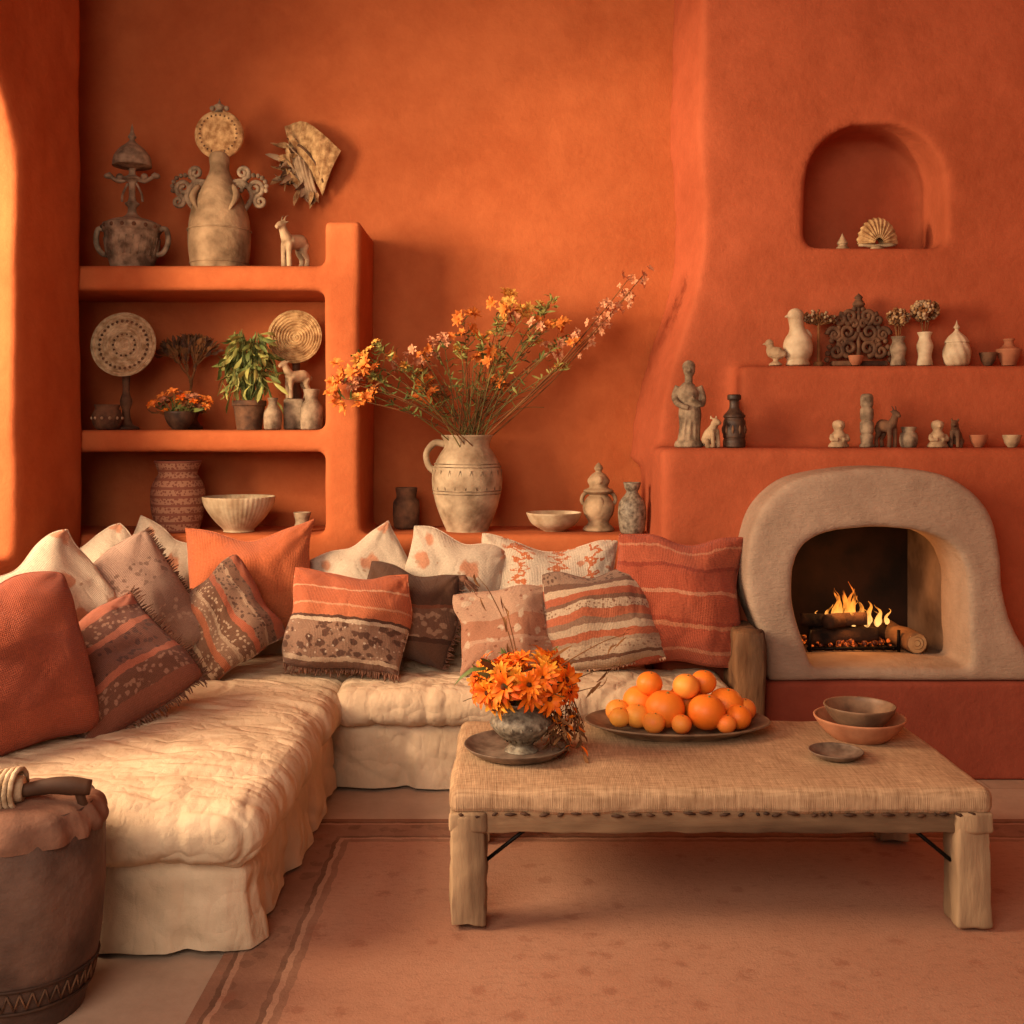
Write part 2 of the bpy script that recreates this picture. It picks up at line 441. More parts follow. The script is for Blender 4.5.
# fireplace surround
outer = [(1.067, .41), (1.045, .585), (.992, .74), (.985, .918), (1.03, 1.106), (1.158, 1.239), (1.367, 1.293), (1.617, 1.302), (1.825, 1.264), (1.97, 1.148), (2.035, .98), (2.054, .78), (2.11, .6), (2.24, .41)]
inner = [(1.262, .466), (1.225, .57), (1.180, .72), (1.180, .877), (1.22, .975), (1.31, 1.03), (1.45, 1.052), (1.6, 1.052), (1.74, 1.028), (1.85, .97), (1.90, .86), (1.908, .75), (1.91, .6), (1.92, .466)]
O = catmull([(x, 0, z) for x, z in outer], 4); I = catmull([(x, 0, z) for x, z in inner], 4)
n = len(O)
vs = [(p.x, 4.5, p.z) for p in O]+[(p.x, 4.5, p.z) for p in I]+[(p.x, 4.79, p.z) for p in O]+[(p.x, 4.84, p.z) for p in I]
fs = []
for i in range(n):
    j = (i+1) % n
    fs += [(i, j, n+j, n+i), (2*n+j, 2*n+i, 3*n+i, 3*n+j), (j, i, 2*n+i, 2*n+j), (n+i, n+j, 3*n+j, 3*n+i)]
b = MB(); b.add(vs, fs, m_grey, False)
o = b.obj('fireplace_surround'); voxelize(o, .013, 18, m=m_grey, wob=.010)

# fire: logs, grate and flames
b = MB()
def log(p, q, r, mm=None):
    p = Vector(p); q = Vector(q); mm = mm or m_log
    P = [p.lerp(q, t)+Vector((R.uniform(-.006, .006), 0, R.uniform(-.005, .005))) for t in (0, .25, .5, .75, 1)]
    tube(b, P, [r, r*1.05, r*.95, r*1.03, r*.98], mm, seg=14)
log((1.36, 4.93, .515), (1.68, 4.97, .52), .035)
log((1.40, 5.03, .52), (1.74, 5.05, .52), .04)
log((1.42, 4.88, .60), (1.66, 5.08, .575), .032)
log((1.34, 5.02, .58), (1.62, 4.92, .60), .03)
log((1.76, 5.20, .512), (1.80, 4.80, .512), .048, m_logend)
d_ = (Vector((1.80, 4.80, .512))-Vector((1.76, 5.20, .512))).normalized(); e_ = Vector((1.80, 4.80, .512))
tube(b, [e_-d_*.006, e_+d_*.003], .043, m_logcut, seg=20, n=1, sm=False)
for q in (.014, .028): tube(b, [e_+d_*.003+Vector((math.cos(a*pi/8)*q, 0, math.sin(a*pi/8)*q)) for a in range(17)], .0015, m_logend, seg=5, n=1)
for i in range(9):
    x = 1.36+.045*i
    tube(b, [(x, 4.86, .475), (x, 5.1, .475)], .006, m_iron, n=1)
tube(b, [(1.33, 4.87, .475), (1.75, 4.87, .475)], .008, m_iron, n=1)
for x in (1.34, 1.74):
    tube(b, [(x, 4.86, .462), (x, 4.86, .56)], .008, m_iron, n=1)
b.obj('burning_log_pile')
def flame_mat():
    m = bpy.data.materials.new('flame'); m.use_nodes = True; nt = m.node_tree; nt.nodes.clear()
    out = nd(nt, 'ShaderNodeOutputMaterial'); em = nd(nt, 'ShaderNodeEmission'); tr = nd(nt, 'ShaderNodeBsdfTransparent')
    g = nd(nt, 'ShaderNodeTexCoord'); s = nd(nt, 'ShaderNodeSeparateXYZ'); nt.links.new(g.outputs['Object'], s.inputs[0])
    h = mathn(nt, 'MULTIPLY', s.outputs[2], 4.4)
    nt.links.new(ramp(nt, h, [(0, (1, .50, .14, 1)), (.3, (1, .30, .035, 1)), (1, (.75, .07, .004, 1))]), em.inputs[0])
    em.inputs[1].default_value = 1.9
    mx = nd(nt, 'ShaderNodeMixShader')
    v = coords(nt, 'Object', (1, 1, .35)); f = noisen(nt, v, 34, 4)
    a = ramp(nt, mathn(nt, 'ADD', f, mathn(nt, 'MULTIPLY', h, .2)), [(.46, (.3, .3, .3, 1)), (.66, (1, 1, 1, 1))])
    nt.links.new(a, mx.inputs[0]); nt.links.new(em.outputs[0], mx.inputs[1]); nt.links.new(tr.outputs[0], mx.inputs[2])
    nt.links.new(mx.outputs[0], out.inputs[0]); return m
m_flame = flame_mat()
b = MB()
FL = [(0, 0, .21, .024), (.03, .02, .17, .022), (-.04, .02, .15, .022), (.07, .01, .13, .02), (-.08, 0, .09, .018), (.11, .02, .11, .02), (.02, -.05, .11, .018), (.15, .0, .09, .016), (-.02, .06, .16, .022), (.08, -.05, .08, .016), (-.12, .02, .06, .014), (.19, 0, .07, .012), (-.055, -.04, .08, .015), (.045, .05, .19, .018), (.13, -.04, .07, .014)]
for x, y, h, r in FL:
    w = R.uniform(0, 6); P = []
    for i in range(10):
        t = i/9; P.append((x+.022*t*math.sin(t*7+w), y+.01*math.sin(t*6+w), h*t))
    tube(b, P, [r*.5, r*.9, r, r*.8, r*.6, r*.45, r*.34, r*.2, r*.1, .0008], m_flame, seg=10)
b.obj('fire_flames', (1.54, 4.98, .565))
b = MB()
m_em = bpy.data.materials.new('ember'); m_em.use_nodes = True
pb = m_em.node_tree.nodes['Principled BSDF']; pb.inputs['Base Color'].default_value = (.1, .02, .01, 1)
nt = m_em.node_tree; f = noisen(nt, coords(nt, 'Object'), 60, 3)
nt.links.new(ramp(nt, f, [(.5, (0, 0, 0, 1)), (.62, (1, .14, .012, 1))]), pb.inputs['Emission Color']); pb.inputs['Emission Strength'].default_value = .8
for i in range(90):
    ell(b, (R.uniform(-.19, .2), R.uniform(-.09, .1), R.uniform(0, .02)), R.uniform(.006, .018), m_em, seg=7, rings=5)
b.obj('glowing_embers', (1.53, 4.98, .478))

# ------------------------------------------------------------------ rug
RUGX, RUGY = 1.85, 1.22
b = MB(); rbox(b, (0, 0, .005), (RUGX, RUGY, .005), .004, rug_mat(), (40, 30, 1), z=1)
b.obj('area_rug', (-.80+RUGX, 4.03-RUGY, .0))

# ------------------------------------------------------------------ sofa
def nz(p, s, o=0): return noise.noise(Vector((p[0]*s+o, p[1]*s+o*1.3, p[2]*s-o)))
sofa = MB()
def sst(a, b, x):
    t = max(0, min(1, (x-a)/(b-a))); return t*t*(3-2*t)
def seatdisp(x0, x1, y0, y1, ka=.010, kb=.005):
    def f(w, n):
        ex = min(abs(w.x-x0), abs(w.x-x1)); ey = min(abs(w.y-y0), abs(w.y-y1))
        d = nz(w, 2.6, 2)*.018+nz(w, 6, 9)*.009
        px = math.exp(-(ex/.30)**2); py = math.exp(-(ey/.16)**2)
        def tuck(s, o):
            q = noise.noise(Vector((s*4.2, o, 3)))+.5*noise.noise(Vector((s*9, o, 8)))
            return -max(0, 1-abs(q)*6)
        wy = w.y+.16*w.x+.05*noise.noise(Vector((w.x*3, w.y*2, 0)))
        wx = w.x+.05*noise.noise(Vector((w.x*2, w.y*3, 5)))
        k = ka*tuck(wy, 1.3)*px+kb*tuck(wx, 6.1)*py
        k += .007*(px*noise.noise(Vector((w.x*1.2, w.y*8, w.z*3)))+py*noise.noise(Vector((w.x*8, w.y*1.2, w.z*3))))
        c1 = noise.noise(Vector((w.x*1.1+.5*w.y, w.y*2.4, 1.7)))
        k += -.012*max(0, 1-abs(c1)*10)
        c2 = noise.noise(Vector((w.x*2.6, w.y*1.9, 11.7)))
        k += -.009*max(0, 1-abs(c2)*11)
        c3 = noise.noise(Vector((w.x*1.4, w.y*5.5+w.x, 21.7)))
        k += -.006*max(0, 1-abs(c3)*9)
        v = n*(d+k)
        if n.z > .3: v += Vector((0, 0, .022*sst(0, .3, ex)*sst(0, .3, ey)))
        if abs(n.z) < .9:
            v += n*.010*math.sin((w.z-.25)/.18*pi)
        return v
    return f
def seat(x0, x1, y0, y1, z0, z1, nx, ny, r=.075, ka=.012, kb=.006):
    rbox(sofa, ((x0+x1)/2, (y0+y1)/2, (z0+z1)/2), ((x1-x0)/2, (y1-y0)/2, (z1-z0)/2), r, m_linen, (nx, ny, 6), seatdisp(x0, x1, y0, y1, ka, kb), z=7)
seat(-1.87, -.69, 2.945, 5.07, .235, .425, 110, 200, .09, .014, .007)
seat(-.72, .90, 4.32, 4.73, .26, .425, 140, 34, .07, .004, .006)
seat(-.72, .62, 4.68, 5.07, .26, .425, 60, 22, .07, .004, .004)
def skirt(path, z0, z1, amp=.016, step=.010, seed=0, flare=.03, pl=.022):
    P = [Vector((x, y, 0)) for x, y in path]; pts = []
    for a, bq in zip(P, P[1:]):
        L = (bq-a).length; k = max(2, int(L/step)); t = (bq-a).normalized(); nrm = Vector((t.y, -t.x, 0))
        for i in range(k): pts.append((a+(bq-a)*i/k, nrm))
    pts.append((P[-1], nrm)); vs = []; fs = []; H = 20; s = 0
    for i, (p, nr) in enumerate(pts):
        nr = sum((pts[max(0, min(len(pts)-1, i+q))][1] for q in range(-4, 5)), Vector()).normalized()
        s += step
        for j in range(H+1):
            t = j/H; z = z1+(z0+.016*noise.noise(Vector((s*3, seed, 20)))-z1)*t
            ss = s+.05*t*noise.noise(Vector((s*2, seed, 14)))
            f = noise.noise(Vector((ss*4, seed, 0)))+.45*noise.noise(Vector((ss*11, seed, 4)))
            q = noise.noise(Vector((ss*3.1, seed, 31)))
            pleat = -max(0, 1-abs(q)*9)*pl
            o = (f*amp+pleat)*(.15+1.0*t**.8)+t*flare+nz((s, z, 0), 9, seed)*.008
            o += -.008*max(0, 1-abs(noise.noise(Vector((s*3+z*5, z*2, seed+40))))*9)
            o -= .02*math.exp(-((t-.06)/.08)**2)
            vs.append(p+nr*o+Vector((0, 0, z)))
    for i in range(len(pts)-1):
        for j in range(H): fs.append((i*(H+1)+j, i*(H+1)+j+1, (i+1)*(H+1)+j+1, (i+1)*(H+1)+j))
    sofa.add(vs, fs, m_linen)
skirt([(-1.87, 3.0), (-.80, 3.0), (-.745, 3.02), (-.725, 3.08), (-.725, 4.35)], .020, .27, seed=1, amp=.026, pl=.028)
skirt([(-.74, 4.37), (.85, 4.37), (.88, 4.5), (.88, 4.72)], .012, .29, seed=5, amp=.026, flare=.012, pl=.03)
box(sofa, -1.85, -.79, 3.07, 5.06, .03, .26, m_linen)
box(sofa, -.79, .84, 4.44, 4.72, .03, .28, m_linen)
box(sofa, -.79, .6, 4.7, 5.06, .03, .28, m_linen)
wr = lambda w, n: n*(nz(w, 5, 1)*.010)
rbox(sofa, (-1.92, 3.95, .38), (.07, .95, .34), .06, m_linen, (2, 40, 14), wr)
rbox(sofa, (-.65, 5.0, .5), (1.24, .065, .28), .055, m_linen, (50, 2, 10), wr)
sofa.obj('sectional_sofa')
b = MB()
rbox(b, (0, 0, 0), (.05, .16, .31), .012, m_armw, (3, 4, 12), lambda w, n: n*nz(w, 14, 2)*.016)
rbox(b, (.0, -.145, .0), (.062, .03, .318), .014, m_armw, (3, 2, 12), lambda w, n: n*nz(w, 16, 4)*.02)
b.obj('carved_wood_sofa_arm', (.962, 4.53, .33))

# ------------------------------------------------------------------ cushions
def cushion(name, m, loc, w, h, t=.2, yaw=0, tilt=18, roll=0, seed=0, pinch=.06, n=36, fringe=None, tassel=None, fat=.48, chop=.03, crn=.06):
    mb = MB(); g = []; t *= 1.22
    for side in (1, -1):
        vs = []; uv = []; fs = []
        for i in range(n+1):
            for j in range(n+1):
                u = math.sin(pi/2*(2*i/n-1)); v = math.sin(pi/2*(2*j/n-1))
                cr = crn*(u*u*v*v)**2
                x = w/2*u*(1-pinch*(1-v*v)-cr); y = h/2*v*(1-pinch*(1-u*u)-cr)
                e = max(0, (1-u*u)*(1-v*v))
                z = t/2*e**fat*side
                env = e**.28
                z += env*side*(noise.noise(Vector((x*6+seed, y*6, seed*1.7)))*.034+noise.noise(Vector((x*15+seed, y*15, seed+side)))*.012)
                fl = noise.noise(Vector((x*4.5+seed*2, y*3.2+x*2, seed+5)))
                z -= side*env*.012*max(0, 1-abs(fl)*8)
                ca = math.atan2(abs(v)-1.15, abs(u)-1.15); cd_ = math.hypot(abs(v)-1.1, abs(u)-1.1)
                z -= side*env*.012*max(0, math.sin(ca*13+seed))*math.exp(-(cd_/.6)**2)*2
                ch = chop*math.exp(-(u/.4)**2)*max(0, v)**2
                y -= ch*h*1.6; z -= side*ch*env*.4
                z += side*env*.018*max(0, -v)
                bend = .06*noise.noise(Vector((u*.8+seed*3.1, v*.8, 4)))
                y += .025*noise.noise(Vector((u*1.5, v*1.5, seed+9))); x += .025*noise.noise(Vector((u*1.5, v*1.5, seed+19)))
                vs.append((x, y, z+bend)); uv.append(((u+1)/2, (v+1)/2))
        for i in range(n):
            for j in range(n):
                a = i*(n+1)+j; q = (a, a+n+1, a+n+2, a+1)
                fs.append(q if side > 0 else q[::-1])
        mb.add(vs, fs, m, True, uv)
        g.append(vs)
    rr = random.Random(seed)
    V = g[0]
    loop = [i*(n+1) for i in range(n+1)]+[n*(n+1)+j for j in range(1, n+1)]+[i*(n+1)+n for i in range(n-1, -1, -1)]+[j for j in range(n-1, -1, -1)]
    o0 = len(mb.v); tube(mb, [V[i] for i in loop], .0035, m, seg=6, n=1)
    L_ = len(loop)
    for q in range(L_*6):
        k = min(q//6, L_-1); i = loop[k]; mb.uv[o0+q] = (((i//(n+1))/n), ((i % (n+1))/n))
    if fringe:
        fm, L, sides = fringe
        for sd in sides:
            ids = {'b': [i*(n+1) for i in range(n+1)], 't': [i*(n+1)+n for i in range(n+1)], 'l': list(range(n+1)), 'r': [n*(n+1)+j for j in range(n+1)]}[sd]
            dr = {'b': Vector((0, -1, 0)), 't': Vector((0, 1, 0)), 'l': Vector((-1, 0, 0)), 'r': Vector((1, 0, 0))}[sd]
            for a, c in zip(ids, ids[1:]):
                A = Vector(V[a]); C = Vector(V[c]); k = max(1, int((C-A).length/.006))
                for q in range(k):
                    p = A.lerp(C, (q+.5)/k)
                    e = p+(dr+Vector((rr.uniform(-.35, .35), rr.uniform(-.35, .35), rr.uniform(-.3, .6))))*L*rr.uniform(.7, 1.1)
                    tube(mb, [p, p.lerp(e, .5)+Vector((0, 0, .004)), e], [.0035, .003, .0015], fm, seg=5, n=2)
    if tassel:
        tm, cs = tassel
        for cx, cy in cs:
            p = Vector((cx*w/2*.95, cy*h/2*.95, .0))
            d = Vector((cx*.5, cy*.3-.6, .35)).normalized()
            ell(mb, p+d*.015, .018, tm, seg=8, rings=6)
            for q in range(22):
                o = Vector((rr.uniform(-.3, .3), rr.uniform(-.3, .3), rr.uniform(-.3, .3)))
                tube(mb, [p+d*.02, p+d*.045+o*.035, p+(d+o*.6)*.095], [.004, .0035, .002], tm, seg=5, n=2)
    o = mb.obj(name)
    o.matrix_world = T(*loc) @ RZ(yaw) @ RX(-tilt) @ RX(90) @ RZ(roll)
    return o
BR = (100, 68, 52); TA = (176, 144, 118)
c_rust = stripes('rust_cloth', [(0, (154, 74, 50)), (.2, (144, 68, 46)), (.6, (156, 76, 50)), (1, (146, 68, 46))])
c_oran = stripes('orange_rust_cloth', [(0, (202, 112, 70)), (.4, (196, 104, 64)), (1, (204, 114, 72))])
c_bandR = stripes('rust_banded_cloth', [(0, (184, 92, 64)), (.1, (202, 130, 98)), (.13, (180, 86, 60)), (.3, (200, 124, 90)), (.33, (170, 78, 54)), (.36, (184, 90, 62)), (.55, (206, 138, 106)), (.575, (180, 86, 60)), (.74, (158, 70, 50)), (.77, (186, 94, 66)), (.9, (202, 130, 98)), (.92, (182, 88, 62)), (1, (182, 88, 62))])
c_kilim = stripes('brown_kilim', [(0, (168, 90, 64)), (.12, BR), (.16, TA), (.2, (130, 92, 72)), (.3, (184, 108, 76)), (.36, (150, 112, 90)), (.44, TA), (.47, (120, 82, 62)), (.6, (176, 96, 68)), (.66, (152, 116, 94)), (.78, TA), (.81, (126, 88, 68)), (.9, (170, 92, 64)), (1, (136, 96, 74))],
                  [(.18, .3, (196, 166, 138), 26, .62), (.36, .58, (196, 166, 138), 30, .6), (.66, .9, (84, 54, 42), 26, .62)], axis=0)
c_pat = stripes('embroidered_cloth', [(0, (122, 84, 66)), (.05, (198, 168, 142)), (.09, (158, 120, 98)), (.42, (206, 178, 152)), (.46, (96, 62, 48)), (.49, (200, 114, 76)), (.6, (214, 150, 112)), (.62, (196, 106, 70)), (.78, (218, 160, 124)), (.8, (194, 102, 66)), (1, (194, 102, 66))],
                [(.09, .42, (88, 54, 42), 13, .66), (.09, .42, (222, 196, 172), 21, .42)])
c_brown = stripes('dark_brown_cloth', [(0, (112, 78, 60)), (.25, (86, 56, 42)), (.3, (130, 92, 72)), (.62, (136, 80, 56)), (.66, (96, 64, 48)), (1, (110, 74, 56))], [(.3, .62, (186, 148, 120), 14, .66)])
c_white = stripes('ivory_print', [(0, (226, 204, 180)), (.5, (220, 198, 174)), (1, (228, 208, 186))], [(0, 1, (206, 134, 98), 3.4, .54), (0, 1, (184, 146, 120), 9, .38)])
c_wor = stripes('ivory_orange_print', [(0, (228, 206, 180)), (.25, (210, 122, 78)), (.31, (230, 210, 186)), (.55, (208, 124, 82)), (.6, (228, 206, 182)), (.8, (208, 120, 80)), (.85, (230, 210, 186)), (1, (224, 200, 174))], [(0, 1, (204, 128, 92), 7, .44)], wob=.11, axis=0)
c_pink = stripes('blush_floral', [(0, (196, 142, 114)), (.3, (206, 160, 132)), (.34, (190, 130, 100)), (.6, (206, 162, 134)), (1, (196, 142, 114))], [(0, 1, (220, 192, 164), 7, .5), (0, 1, (150, 94, 70), 12, .40)])
c_str = stripes('beige_rust_stripe', [(0, (196, 166, 138)), (.06, (124, 84, 64)), (.09, (200, 170, 142)), (.2, (178, 146, 120)), (.24, (190, 104, 72)), (.31, (206, 176, 148)), (.38, (156, 118, 96)), (.44, (194, 108, 76)), (.52, (210, 180, 152)), (.6, (136, 96, 76)), (.64, (186, 100, 70)), (.71, (206, 176, 148)), (.78, (124, 86, 68)), (.84, (160, 126, 104)), (1, (120, 86, 68))], [(.84, 1, (90, 58, 46), 22, .6), (.09, .2, (156, 118, 94), 30, .55), (.52, .6, (140, 96, 72), 36, .6)])
c_taupe = stripes('taupe_cloth', [(0, (168, 134, 116)), (.3, (156, 124, 108)), (.6, (174, 140, 122)), (1, (162, 130, 112))], [(.2, .4, (196, 166, 144), 20, .6), (.6, .8, (124, 92, 78), 20, .6)])
c_dkr = stripes('plum_rust_kilim', [(0, (142, 84, 64)), (.12, (116, 74, 58)), (.3, (176, 100, 74)), (.36, (122, 76, 60)), (.6, (180, 106, 80)), (.66, (114, 70, 56)), (.85, (170, 98, 74)), (1, (122, 76, 60))], [(.12, .3, (170, 128, 106), 20, .6), (.36, .6, (84, 52, 44), 18, .6), (.66, .85, (168, 128, 106), 22, .6)])
m_frd = mat('brown_fringe', (124, 82, 62), (80, 52, 40), 20)
m_frp = mat('blush_fringe', (198, 154, 124), (166, 116, 86), 20)
# back run
cushion('throw_pillow', c_white, (-1.755, 4.68, .80), .38, .44, .16, yaw=14, tilt=14, roll=30, seed=1)
cushion('throw_pillow', c_white, (-1.62, 4.93, .80), .38, .44, .16, yaw=10, tilt=12, roll=-26, seed=2)
cushion('throw_pillow', c_oran, (-1.17, 4.85, .765), .58, .54, .22, yaw=4, tilt=12, roll=3, seed=3, pinch=.12, chop=.05, crn=.0)
cushion('throw_pillow', c_kilim, (-1.23, 4.50, .655), .46, .44, .2, yaw=16, tilt=30, roll=30, seed=4, tassel=(m_frd, [(-1, 1), (-1, -.9)]))
cushion('throw_pillow', c_pat, (-.69, 4.56, .655), .52, .43, .2, yaw=0, tilt=20, roll=-5, seed=5, fringe=(m_frd, .03, 'b'))
cushion('throw_pillow', c_brown, (-.46, 4.74, .65), .44, .42, .18, yaw=-4, tilt=12, roll=-9, seed=6, fringe=(m_frd, .03, 'r'), tassel=(m_frd, [(1, 1), (1, .3)]), chop=.06)
cushion('throw_pillow', c_white, (-.65, 4.94, .76), .44, .46, .15, tilt=6, roll=30, seed=7)
cushion('throw_pillow', c_white, (-.27, 4.90, .755), .48, .47, .18, tilt=8, roll=-14, seed=8)
cushion('throw_pillow', c_wor, (.16, 4.90, .75), .66, .46, .19, tilt=10, roll=-3, seed=9, pinch=.12, chop=.06)
cushion('throw_pillow', c_pink, (-.03, 4.60, .61), .41, .36, .18, tilt=24, roll=5, seed=10)
cushion('throw_pillow', c_str, (.38, 4.58, .67), .50, .43, .2, tilt=20, roll=7, seed=11, fringe=(m_frp, .012, 'b'), chop=.04)
cushion('throw_pillow', c_bandR, (.71, 4.60, .735), .54, .57, .2, tilt=9, roll=-4, seed=12, crn=.03)
# left run
cushion('throw_pillow', c_white, (-1.74, 4.08, .78), .46, .46, .17, yaw=46, tilt=10, roll=30, seed=13)
cushion('throw_pillow', c_taupe, (-1.55, 4.28, .715), .58, .53, .22, yaw=34, tilt=22, roll=28, seed=14, fringe=(m_frd, .022, 'rb'))
cushion('throw_pillow', c_dkr, (-1.42, 3.80, .625), .50, .46, .22, yaw=30, tilt=34, roll=30, seed=15, fringe=(m_frd, .03, 'rb'))
cushion('throw_pillow', c_rust, (-1.63, 3.46, .71), .52, .58, .30, yaw=44, tilt=16, roll=6, seed=16, fat=.52, crn=.12)

# ------------------------------------------------------------------ coffee table
b = MB()
def tabdisp(w, n):
    v = n*(nz(w, 5, 1)*.006+nz(w, 16, 4)*.002)
    if n.z > .5: v += Vector((0, 0, .005*sst(0, .1, .785-abs(w.x))*sst(0, .1, .375-abs(w.y))))
    return v
rbox(b, (0, 0, .372), (.79, .378, .040), .031, m_burlap, (100, 50, 2), tabdisp, z=6)
for s in (-1, 1):
    rbox(b, (0, s*.348, .315), (.768, .018, .034), .006, m_woodh, (60, 1, 3), lambda w, n: n*nz(w, 20, 3)*.006+Vector((0, 0, -.006*max(0, noise.noise(Vector((w.x*7, 0, 2)))) if w.z < .3 else 0)))
    rbox(b, (s*.748, 0, .315), (.018, .345, .034), .006, m_woodh, (1, 30, 3), lambda w, n: n*nz(w, 20, 3)*.006)
for sx in (-1, 1):
    for sy in (-1, 1):
        rbox(b, (sx*.733, sy*.326, .1725), (.052, .05, .1625), .01, m_wood, (4, 4, 18), lambda w, n: n*(nz((w[0], w[1], w[2]*.4), 16, 8)*.014+nz(w, 45, 2)*.004))
        tube(b, [(sx*.68, sy*.33, .19), (sx*.56, sy*.345, .29)], .006, m_iron, n=1)
        rbox(b, (sx*.733, sy*.326, .315), (.056, .053, .03), .01, m_wood, (3, 3, 3), lambda w, n: n*nz(w, 16, 8)*.008)
rr = random.Random(3)
for s in (-1, 1):
    x = -.76
    while x < .76:
        L = rr.uniform(.008, .04)
        tube(b, [(x, s*.374, .340+rr.uniform(-.006, .004)), (x+L, s*.376, .340+rr.uniform(-.007, .004))], [.0025, .006, .002], m_dkwood, seg=6, n=2)
        x += L+rr.uniform(.006, .035)
b.obj('coffee_table', (.605, 3.495, .010))
TZ = .4265

# flower helpers
def petal(mb, base, d, nrm, L, W, m, curl=.3):
    d = d.normalized(); s = d.cross(nrm).normalized(); vs = []; fs = []
    for i, (t, w) in enumerate(((0, .18), (.3, .75), (.6, 1), (.85, .6), (1, .04))):
        c = base+d*L*t+nrm*L*(curl*math.sin(t*pi*.8)-curl*.5*t*t)
        for k in (-1, 0, 1): vs.append(c+s*W*.5*w*k+nrm*(-.12*W if k == 0 else 0))
    for i in range(4):
        for k in (0, 1): fs.append((i*3+k, i*3+k+1, i*3+k+4, i*3+k+3))
    mb.add(vs, fs, m)
def flower(mb, c, nrm, r, n, m, rnd, mc=None, layers=2, wd=.42):
    c = Vector(c); nrm = Vector(nrm).normalized(); a = nrm.orthogonal().normalized(); q = nrm.cross(a)
    for l in range(layers):
        for i in range(n):
            t = 2*pi*(i+.5*l)/n+rnd.uniform(-.2, .2)
            d = a*math.cos(t)+q*math.sin(t)+nrm*(.25+.5*l+rnd.uniform(-.2, .2))
            petal(mb, c, d, nrm, r*(1-.2*l)*rnd.uniform(.8, 1.15), r*wd, m, rnd.uniform(.1, .4))
    if mc: ell(mb, c+nrm*r*.16, r*.15, mc, seg=7, rings=5)
def leafb(mb, p, d, L, W, m, rnd):
    d = Vector(d).normalized(); n = d.cross(Vector((rnd.uniform(-1, 1), rnd.uniform(-1, 1), rnd.uniform(-.3, 1)))).normalized()
    petal(mb, Vector(p), d, n, L, W, m, rnd.uniform(-.2, .5))

# tabletop flower arrangement
rd = random.Random(11)
m_dish = mat('pewter_clay', (140, 118, 100), (88, 70, 58), 18, .5, .3, 50)
m_tray = mat('carved_tray_wood', (150, 120, 92), (98, 74, 56), 12, .7, .5, 30)
b = MB()
lathe(b, [(0, 0), (.10, .0), (.14, .012), (.166, .034), (.162, .036), (.13, .02), (.06, .014), (0, .014)], m_dish, seg=48)
b.obj('shallow_clay_dish', (.015, 3.44, TZ))
b = MB()
lathe(b, [(0, 0), (.05, 0), (.052, .006), (.038, .018), (.045, .03), (.085, .065), (.098, .09), (.088, .115), (.062, .13), (.06, .14), (.082, .158), (.078, .16), (.055, .142), (.05, .12), (0, .11)], m_greyv, seg=44)
for i in range(20):
    a = 2*pi*i/20; tube(b, [(.055*math.cos(a), .055*math.sin(a), .038), (.1*math.cos(a), .1*math.sin(a), .09)], .0035, m_greyv, seg=6, n=1)
for i in range(46):
    th = rd.uniform(0, 2*pi); ph = math.acos(rd.uniform(-.25, 1))
    d = Vector((math.sin(ph)*math.cos(th), math.sin(ph)*math.sin(th), math.cos(ph)*.75))
    sc = rd.uniform(.75, 1.15)
    tip = Vector((.02, 0, .195))+Vector((d.x*.14, d.y*.12, d.z*.12+.01))*sc
    tube(b, [(0, 0, .12), (tip.x*.4, tip.y*.4, .19), tip], [.003, .0025, .002], m_stem, seg=5, n=3)
    flower(b, tip, d+Vector((rd.uniform(-.3, .3), -.25+rd.uniform(-.3, .3), .1)), rd.uniform(.04, .07), 10, rd.choice([m_fo, m_fo, m_fo, m_fy]), rd, m_fc, wd=.24)
for i in range(34):
    th = rd.uniform(0, 2*pi)
    p = Vector((math.cos(th)*.07, math.sin(th)*.07, .17+rd.uniform(0, .1))); leafb(b, p, (math.cos(th), math.sin(th), rd.uniform(-.3, .8)), rd.uniform(.08, .15), .018, rd.choice([m_leaf, m_stem, m_dry]), rd)
for i in range(22):
    x = rd.uniform(.08, .18); y = rd.uniform(-.06, .06)
    e = Vector((x+rd.uniform(-.01, .05), y, rd.uniform(.0, .09)))
    tube(b, [(0.03, 0, .17), (x*.8, y, .2), (x+.01, y, .12), e], [.002, .002, .0015, .001], m_dry, seg=5)
    for k in range(6):
        leafb(b, Vector((x, y, .14)).lerp(e, k/5), (rd.uniform(-1, 1), rd.uniform(-1, 1), -.6), .04, .012, rd.choice([m_dry, m_fo, m_fc, m_dry]), rd)
for e in [(-.14, .02, .55), (-.06, 0, .47), (.30, 0, .27), (.34, -.03, .38), (.26, .03, .2)]:
    tube(b, [(0, 0, .15), (e[0]*.25, e[1], e[2]*.6+.02), (e[0]*.7, e[1], e[2]*.9), e], [.0025, .002, .0016, .001], m_dry, seg=5)
    for k in range(3): leafb(b, Vector(e)*(.8+.07*k), (e[0], .1, .3), .05, .01, m_dry, rd)
b.obj('orange_flower_vase', (.03, 3.44, TZ+.0135))

# fruit tray
b = MB()
lathe(b, [(0, 0), (.2, 0), (.24, .012), (.31, .036), (.316, .042), (.305, .043), (.24, .022), (.19, .014), (0, .014)], m_tray, M=Matrix.Diagonal((1, .62, 1, 1)), seg=60)
fr = [(-.045, -.03, .078, .068, m_orange), (.09, -.06, .075, .064, m_orange), (.17, .02, .08, .062, m_orange), (.2, -.05, .055, .044, m_orange), (.04, .06, .085, .062, m_orange), (-.12, .06, .08, .06, m_orange),
      (-.14, -.03, .055, .044, m_apric), (-.2, -.04, .052, .036, m_apric), (-.2, .03, .056, .042, m_apric), (.0, -.10, .045, .034, m_apric), (-.09, -.085, .046, .038, m_apric), (.235, .03, .06, .042, m_apric), (.10, .05, .15, .045, m_orange), (.03, -.01, .15, .046, m_apric), (-.09, .03, .15, .045, m_orange), (.15, -.095, .045, .034, m_apric)]
